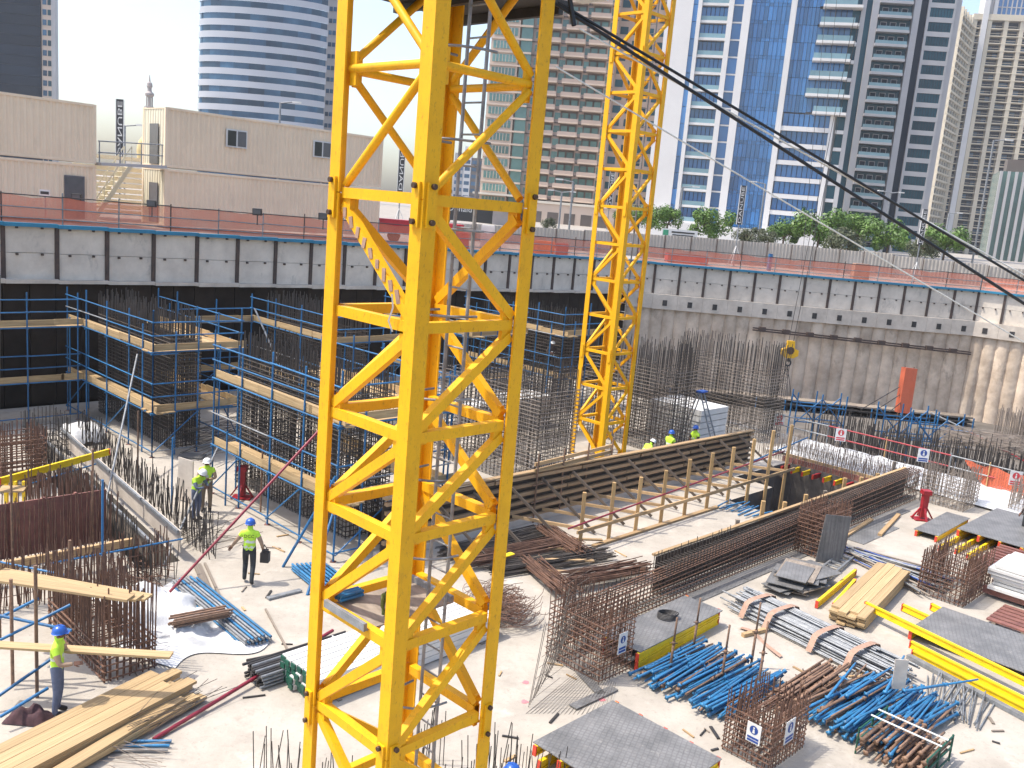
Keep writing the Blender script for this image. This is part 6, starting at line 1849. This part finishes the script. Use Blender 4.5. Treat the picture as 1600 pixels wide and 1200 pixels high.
# red machinery behind the mast
rm = thing('red_lorry_body', 'long red vehicle body behind the net fence, right of the containers', 'vehicle', D(640, 365, 60))
p = D(640, 362, 60); gz = street_z(p)
bx('body', V((p.x, p.y, gz + 1.0)), V((6.5, 2, 0)), V((-.5, 1.6, 0)), V((0, 0, .9)), 'red_plastic', rm)
for s_ in (-2.3, -.9, 1.6): tube('wheel', V((p.x + s_, p.y - 1.0, gz + .42)), V((p.x + s_, p.y - .7, gz + .42)), .42, 'rubber', rm)

# ---------------------------------------------------------------- workers
def person(lab, pos, yaw, helmet, shirt, trousers, pose=None, hold=None, scale=1.0, vest='hivis'):
    J = {'pelvis': (0, 0, .95), 'spine': (0, 0, 1.13), 'chest': (0, .01, 1.33), 'neck': (0, .02, 1.47), 'head': (0, .045, 1.58), 'crown': (0, .04, 1.68)}
    for s, k in ((-1, 'l'), (1, 'r')):
        J.update({'sh' + k: (.185 * s, 0, 1.39), 'el' + k: (.25 * s, -.02, 1.12), 'wr' + k: (.27 * s, .1, .9), 'hip' + k: (.095 * s, 0, .90), 'kn' + k: (.11 * s, .02, .5), 'an' + k: (.11 * s, -.03, .1), 'toe' + k: (.125 * s, .15, .045)})
    if pose: J.update(pose)
    names = list(J)
    E = [('pelvis', 'spine'), ('spine', 'chest'), ('chest', 'neck'), ('neck', 'head'), ('head', 'crown')]
    for k in 'lr': E += [('chest', 'sh' + k), ('sh' + k, 'el' + k), ('el' + k, 'wr' + k), ('pelvis', 'hip' + k), ('hip' + k, 'kn' + k), ('kn' + k, 'an' + k), ('an' + k, 'toe' + k)]
    rad = {'pelvis': (.165, .12), 'spine': (.15, .11), 'chest': (.175, .125), 'neck': (.06, .06), 'head': (.085, .1), 'crown': (.07, .085)}
    for k in 'lr': rad.update({'sh' + k: (.075, .075), 'el' + k: (.052, .052), 'wr' + k: (.036, .036), 'hip' + k: (.1, .1), 'kn' + k: (.075, .075), 'an' + k: (.056, .056), 'toe' + k: (.048, .042)})
    me = bpy.data.meshes.new('body')
    me.from_pydata([J[n] for n in names], [(names.index(a), names.index(b_)) for a, b_ in E], [])
    o = bpy.data.objects.new('body', me); COL.objects.link(o)
    o.modifiers.new('skin', 'SKIN'); sb = o.modifiers.new('sub', 'SUBSURF'); sb.levels = 2; sb.render_levels = 2
    for i, n in enumerate(names): me.skin_vertices[0].data[i].radius = rad[n]
    me.skin_vertices[0].data[0].use_root = True
    dg = bpy.context.evaluated_depsgraph_get()
    body = bpy.data.meshes.new_from_object(o.evaluated_get(dg))
    bpy.data.objects.remove(o)
    body.materials.clear()
    ML = ['skin', shirt, vest, 'reflective', trousers, 'boots']
    for m in ML: body.materials.append(MATS[m])
    seg = {}
    for (a, b_) in E:
        k = 1
        if (a, b_) in (('neck', 'head'), ('head', 'crown')): k = 0
        elif a in ('pelvis', 'spine') and b_ in ('spine', 'chest') or a == 'chest': k = 2
        elif a.startswith('hip') or a.startswith('kn') or b_.startswith('hip'): k = 4
        elif a.startswith('an'): k = 5
        seg[(a, b_)] = k
    sp, ch = V(J['pelvis']), V(J['chest'])
    for p in body.polygons:
        c = p.center; best = None
        for (a, b_), k in seg.items():
            A, B_ = V(J[a]), V(J[b_]); ab_ = B_ - A
            t = max(0, min(1, (c - A).dot(ab_) / ab_.length_squared)); d = (c - A - ab_ * t).length / (rad[a][0] + rad[b_][0])
            if best is None or d < best[0]: best = (d, k, t, a)
        k = best[1]
        if k == 2:
            h_ = (c - sp).dot((ch - sp).normalized()) / (ch - sp).length
            if .12 < h_ < .24 or .52 < h_ < .64: k = 3
            if h_ < -.02: k = 4
        p.material_index = k; p.use_smooth = True
    t = thing('person', lab, 'person', pos)
    M_ = Matrix.Translation(pos) @ Matrix.Rotation(yaw, 4, 'Z') @ Matrix.Scale(scale, 4)
    link('body', body, M_, t)
    # helmet
    hd_, cr_ = V(J['head']), V(J['crown'])
    ax = (cr_ - hd_).normalized()
    Hm = Matrix.Translation(hd_ + ax * .055) @ ax.to_track_quat('Z', 'Y').to_matrix().to_4x4()
    b = MB(); b.lathe([(.138, -.004), (.126, .0), (.124, .04), (.108, .085), (.07, .12), (.001, .134)], 14)
    b.add([(-.1, .1, .0), (.1, .1, .0), (.06, .165, -.01), (-.06, .165, -.01)], [(0, 1, 2, 3)]); b.add([(-.018, -.1, .085), (.018, -.1, .085), (.018, .09, .118), (-.018, .09, .118), (-.018, 0, .142), (.018, 0, .142)], [(0, 1, 5, 4), (4, 5, 2, 3)])
    hm = b.obj('helmet', helmet, t, smooth=True, local=M_ @ Hm)
    # face and hands
    b = MB(); f0 = hd_
    b.add([f0 + V((-.014, .085, -.02)), f0 + V((.014, .085, -.02)), f0 + V((0, .125, -.018)), f0 + V((0, .085, .03))], [(0, 1, 2), (1, 3, 2), (3, 0, 2)])
    for s in (-1, 1):
        b.bar(f0 + V((.088 * s, .0, .0)), f0 + V((.104 * s, -.005, .0)), .024, 6, caps=True)
        b.bar(f0 + V((.032 * s, .08, .022)), f0 + V((.032 * s, .098, .022)), .009, 5, 1, caps=True)
    b.bar(f0 + V((-.022, .09, -.048)), f0 + V((.022, .09, -.048)), .006, 4, 1)
    b.obj('face', ['skin', 'boots'], t, local=M_, kind='stuff')
    for k, s in (('l', -1), ('r', 1)):
        w, e = V(J['wr' + k]), V(J['el' + k]); d = (w - e).normalized()
        sd_ = d.cross(V((0, 1, .2))).normalized(); pn = d.cross(sd_)
        b = MB(); b.box(w + d * .05, d * .1, sd_ * .075, pn * .03)
        for i in range(4):
            o_ = w + d * .1 + sd_ * (.028 - .0187 * i); L_ = (.03, .036, .034, .026)[i]
            m1 = o_ + d * L_ + pn * .008; b.bar(o_, m1, .009, 5); b.bar(m1, m1 + d * L_ * .6 + pn * .022, .008, 5, caps=True)
        o_ = w + d * .03 + sd_ * .036 * s; b.bar(o_, o_ + sd_ * .025 * s + d * .03, .011, 5); b.bar(o_ + sd_ * .025 * s + d * .03, o_ + sd_ * .028 * s + d * .06 + pn * .012, .009, 5, caps=True)
        b.obj('hand', 'skin', t, local=M_)
    return t, M_
def walk(ph): return {'knl': (-.11, .16 * ph, .52), 'anl': (-.11, .10 * ph - .08, .12), 'toel': (-.12, .1 * ph + .1, .05), 'knr': (.11, -.04, .5), 'anr': (.11, -.26 * ph, .14), 'toer': (.12, -.1 * ph - .02, .045)}
g = G(388, 911)
p_ = walk(1.0); p_.update({'ell': (-.34, -.04, 1.16), 'wrl': (-.46, .06, .97), 'elr': (.31, -.06, 1.14), 'wrr': (.34, .06, .92)})
t, M_ = person('worker with blue helmet and lime vest walking away across the slab', g, math.radians(8), 'helmet_blue', 'shirt_tan', 'trousers_dark', p_)
b = MB(); c = M_ @ V((.40, .05, .72)); b.box(c, (.22, 0, 0), (0, .2, 0), (0, 0, .26)); b.box(c + V((0, 0, .16)), (.14, 0, 0), (0, .14, 0), (0, 0, .08)); b.bar(c + V((-.05, 0, .2)), c + V((-.03, 0, .34)), .012, 5); b.bar(c + V((.05, 0, .2)), c + V((-.03, 0, .34)), .012, 5)
tag(b.obj('tool_bag', 'dark_steel'), 'dark tool bag carried by the walking worker', 'bag')
# letters on the vest
me = text_mesh('DCC', .12, 'boots'); x_ = M_ @ Matrix.Translation((0, -.145, 1.34)) @ Matrix.Rotation(math.pi / 2, 4, 'X')
link('vest_lettering', me, x_, t)
crossed = {'ell': (-.27, .1, 1.14), 'wrl': (-.08, .24, 1.13), 'elr': (.27, .1, 1.14), 'wrr': (.08, .24, 1.16)}
person('worker with white helmet and lime vest standing behind, facing the camera', G(322, 799), math.radians(195), 'helmet_white', 'shirt_tan', 'trousers_tan', crossed)
person('worker with white helmet bending over papers, in front of the other', G(306, 813), math.radians(250), 'helmet_white', 'shirt_grey', 'trousers_blue', {'chest': (0, .07, 1.31), 'neck': (0, .13, 1.42), 'head': (0, .2, 1.5), 'crown': (0, .24, 1.59), 'shl': (-.18, .06, 1.36), 'shr': (.18, .06, 1.36), 'ell': (-.24, .2, 1.12), 'wrl': (-.08, .36, 1.12), 'elr': (.24, .2, 1.12), 'wrr': (.08, .36, 1.14)})
gl_ = G(90, 1117)
carry = {'ell': (-.27, .1, 1.12), 'wrl': (-.22, .32, 1.12), 'elr': (.27, .1, 1.12), 'wrr': (.22, .32, 1.12)}
person('worker with blue helmet and grey-blue trousers carrying a long plank at the lower left', gl_, math.radians(-75), 'helmet_blue', 'shirt_tan', 'trousers_blue', carry, scale=1.04)
z_ = 1.2
tag(board('carried_plank', G(-30, 1006, z_), G(268, 1024, z_), .24, .045, 'timber_pale'), 'long pale plank carried by the worker at the lower left', 'plank')
lean = {'spine': (0, .05, 1.1), 'chest': (0, .2, 1.24), 'neck': (0, .3, 1.33), 'head': (0, .38, 1.4), 'crown': (0, .43, 1.49), 'shl': (-.18, .22, 1.28), 'shr': (.18, .22, 1.28), 'ell': (-.22, .36, 1.05), 'wrl': (-.12, .52, .95), 'elr': (.22, .36, 1.05), 'wrr': (.12, .52, .95)}
def behind_form(x, ytop):
    p = V(W(ab(x, 780)[0], 20.9, 0))
    lo_, hi_ = 15., 45.
    for _ in range(40):
        m = (lo_ + hi_) / 2
        if proj(W(m, 20.95, 1.3))[0] < x: lo_ = m
        else: hi_ = m
    return W(lo_, 20.95, 0)
person('worker with white helmet leaning over the timber formwork, left of three', behind_form(1007, 690), math.radians(-60), 'helmet_white', 'shirt_dark', 'trousers_dark', lean)
person('worker with blue helmet and grey sleeves behind the formwork, middle of three', behind_form(1047, 690), math.radians(-50), 'helmet_blue', 'shirt_grey', 'trousers_dark', crossed)
person('worker with blue helmet behind the formwork, right of three', behind_form(1087, 680), math.radians(120), 'helmet_blue', 'shirt_dark', 'trousers_dark', crossed)
person('worker with white helmet on the rear scaffold beside the far crane mast', W(35.95, 32.0, 1.76), math.radians(180), 'helmet_white', 'shirt_dark', 'trousers_dark', crossed, vest='shirt_dark')
person('worker with dark blue helmet at the bottom edge beside the near crane', G(790, 1352), math.radians(60), 'helmet_blue', 'shirt_grey', 'trousers_dark', None)
person('worker at the right edge in dark clothes, cut by the frame', G(1599, 842), math.radians(90), 'helmet_blue', 'shirt_dark', 'trousers_dark', None, vest='shirt_dark')

# ---------------------------------------------------------------- small debris on the slab
for i in range(46):
    x, y = random.choice([(rnd(380, 470), rnd(850, 1150)), (rnd(880, 1150), rnd(860, 900)), (rnd(780, 900), rnd(1010, 1190)), (rnd(960, 1140), rnd(1090, 1190)), (rnd(1230, 1420), rnd(990, 1080)), (rnd(330, 470), rnd(700, 860)), (rnd(1500, 1600), rnd(1110, 1190))])
    p = G(x, y, .02); an = rnd(0, 3.14)
    d = V((math.cos(an), math.sin(an), 0)) * rnd(.05, .28)
    tag(board('timber_offcut', p - d, p + d, rnd(.02, .07), .025, random.choice(['timber', 'timber_grey', 'dark_steel'])), 'small offcut scattered on the bare slab', 'offcut', 'offcuts scattered on the slab')

for k, (x, y) in enumerate(((822, 1066), (820, 1096), (1070, 1172), (940, 1093))):
    p = G(x, y, .006); b = MB(); n = 14
    b.add([p + V((math.cos(2 * math.pi * i / n) * rnd(.05, .11), math.sin(2 * math.pi * i / n) * rnd(.05, .1), 0)) for i in range(n)], [tuple(range(n))])
    tag(b.obj('paint_mark', 'pink_paint'), ['upper faded pink paint mark right of the near crane', 'lower faded pink paint mark right of the near crane', 'faded pink paint mark right of the near ply panel', 'faded pink paint mark below the near cage'][k], 'paint mark')

# ---------------------------------------------------------------- light haze in the air
b = MB(); b.abox(-640, 640, -40, 760, -6, 210)
me = b.mesh('haze', 'rubber'); me.materials.clear()
hm = bpy.data.materials.new('haze'); hm.use_nodes = True
hn = hm.node_tree.nodes; hn.clear()
pv = hn.new('ShaderNodeVolumePrincipled'); ou = hn.new('ShaderNodeOutputMaterial')
pv.inputs['Color'].default_value = (0.93, 0.95, 1.0, 1); pv.inputs['Density'].default_value = 0.0002
hm.node_tree.links.new(pv.outputs[0], ou.inputs['Volume'])
me.materials.append(hm)
tag(link('haze', me), 'thin pale haze filling the air over the whole site', 'haze', kind='stuff')
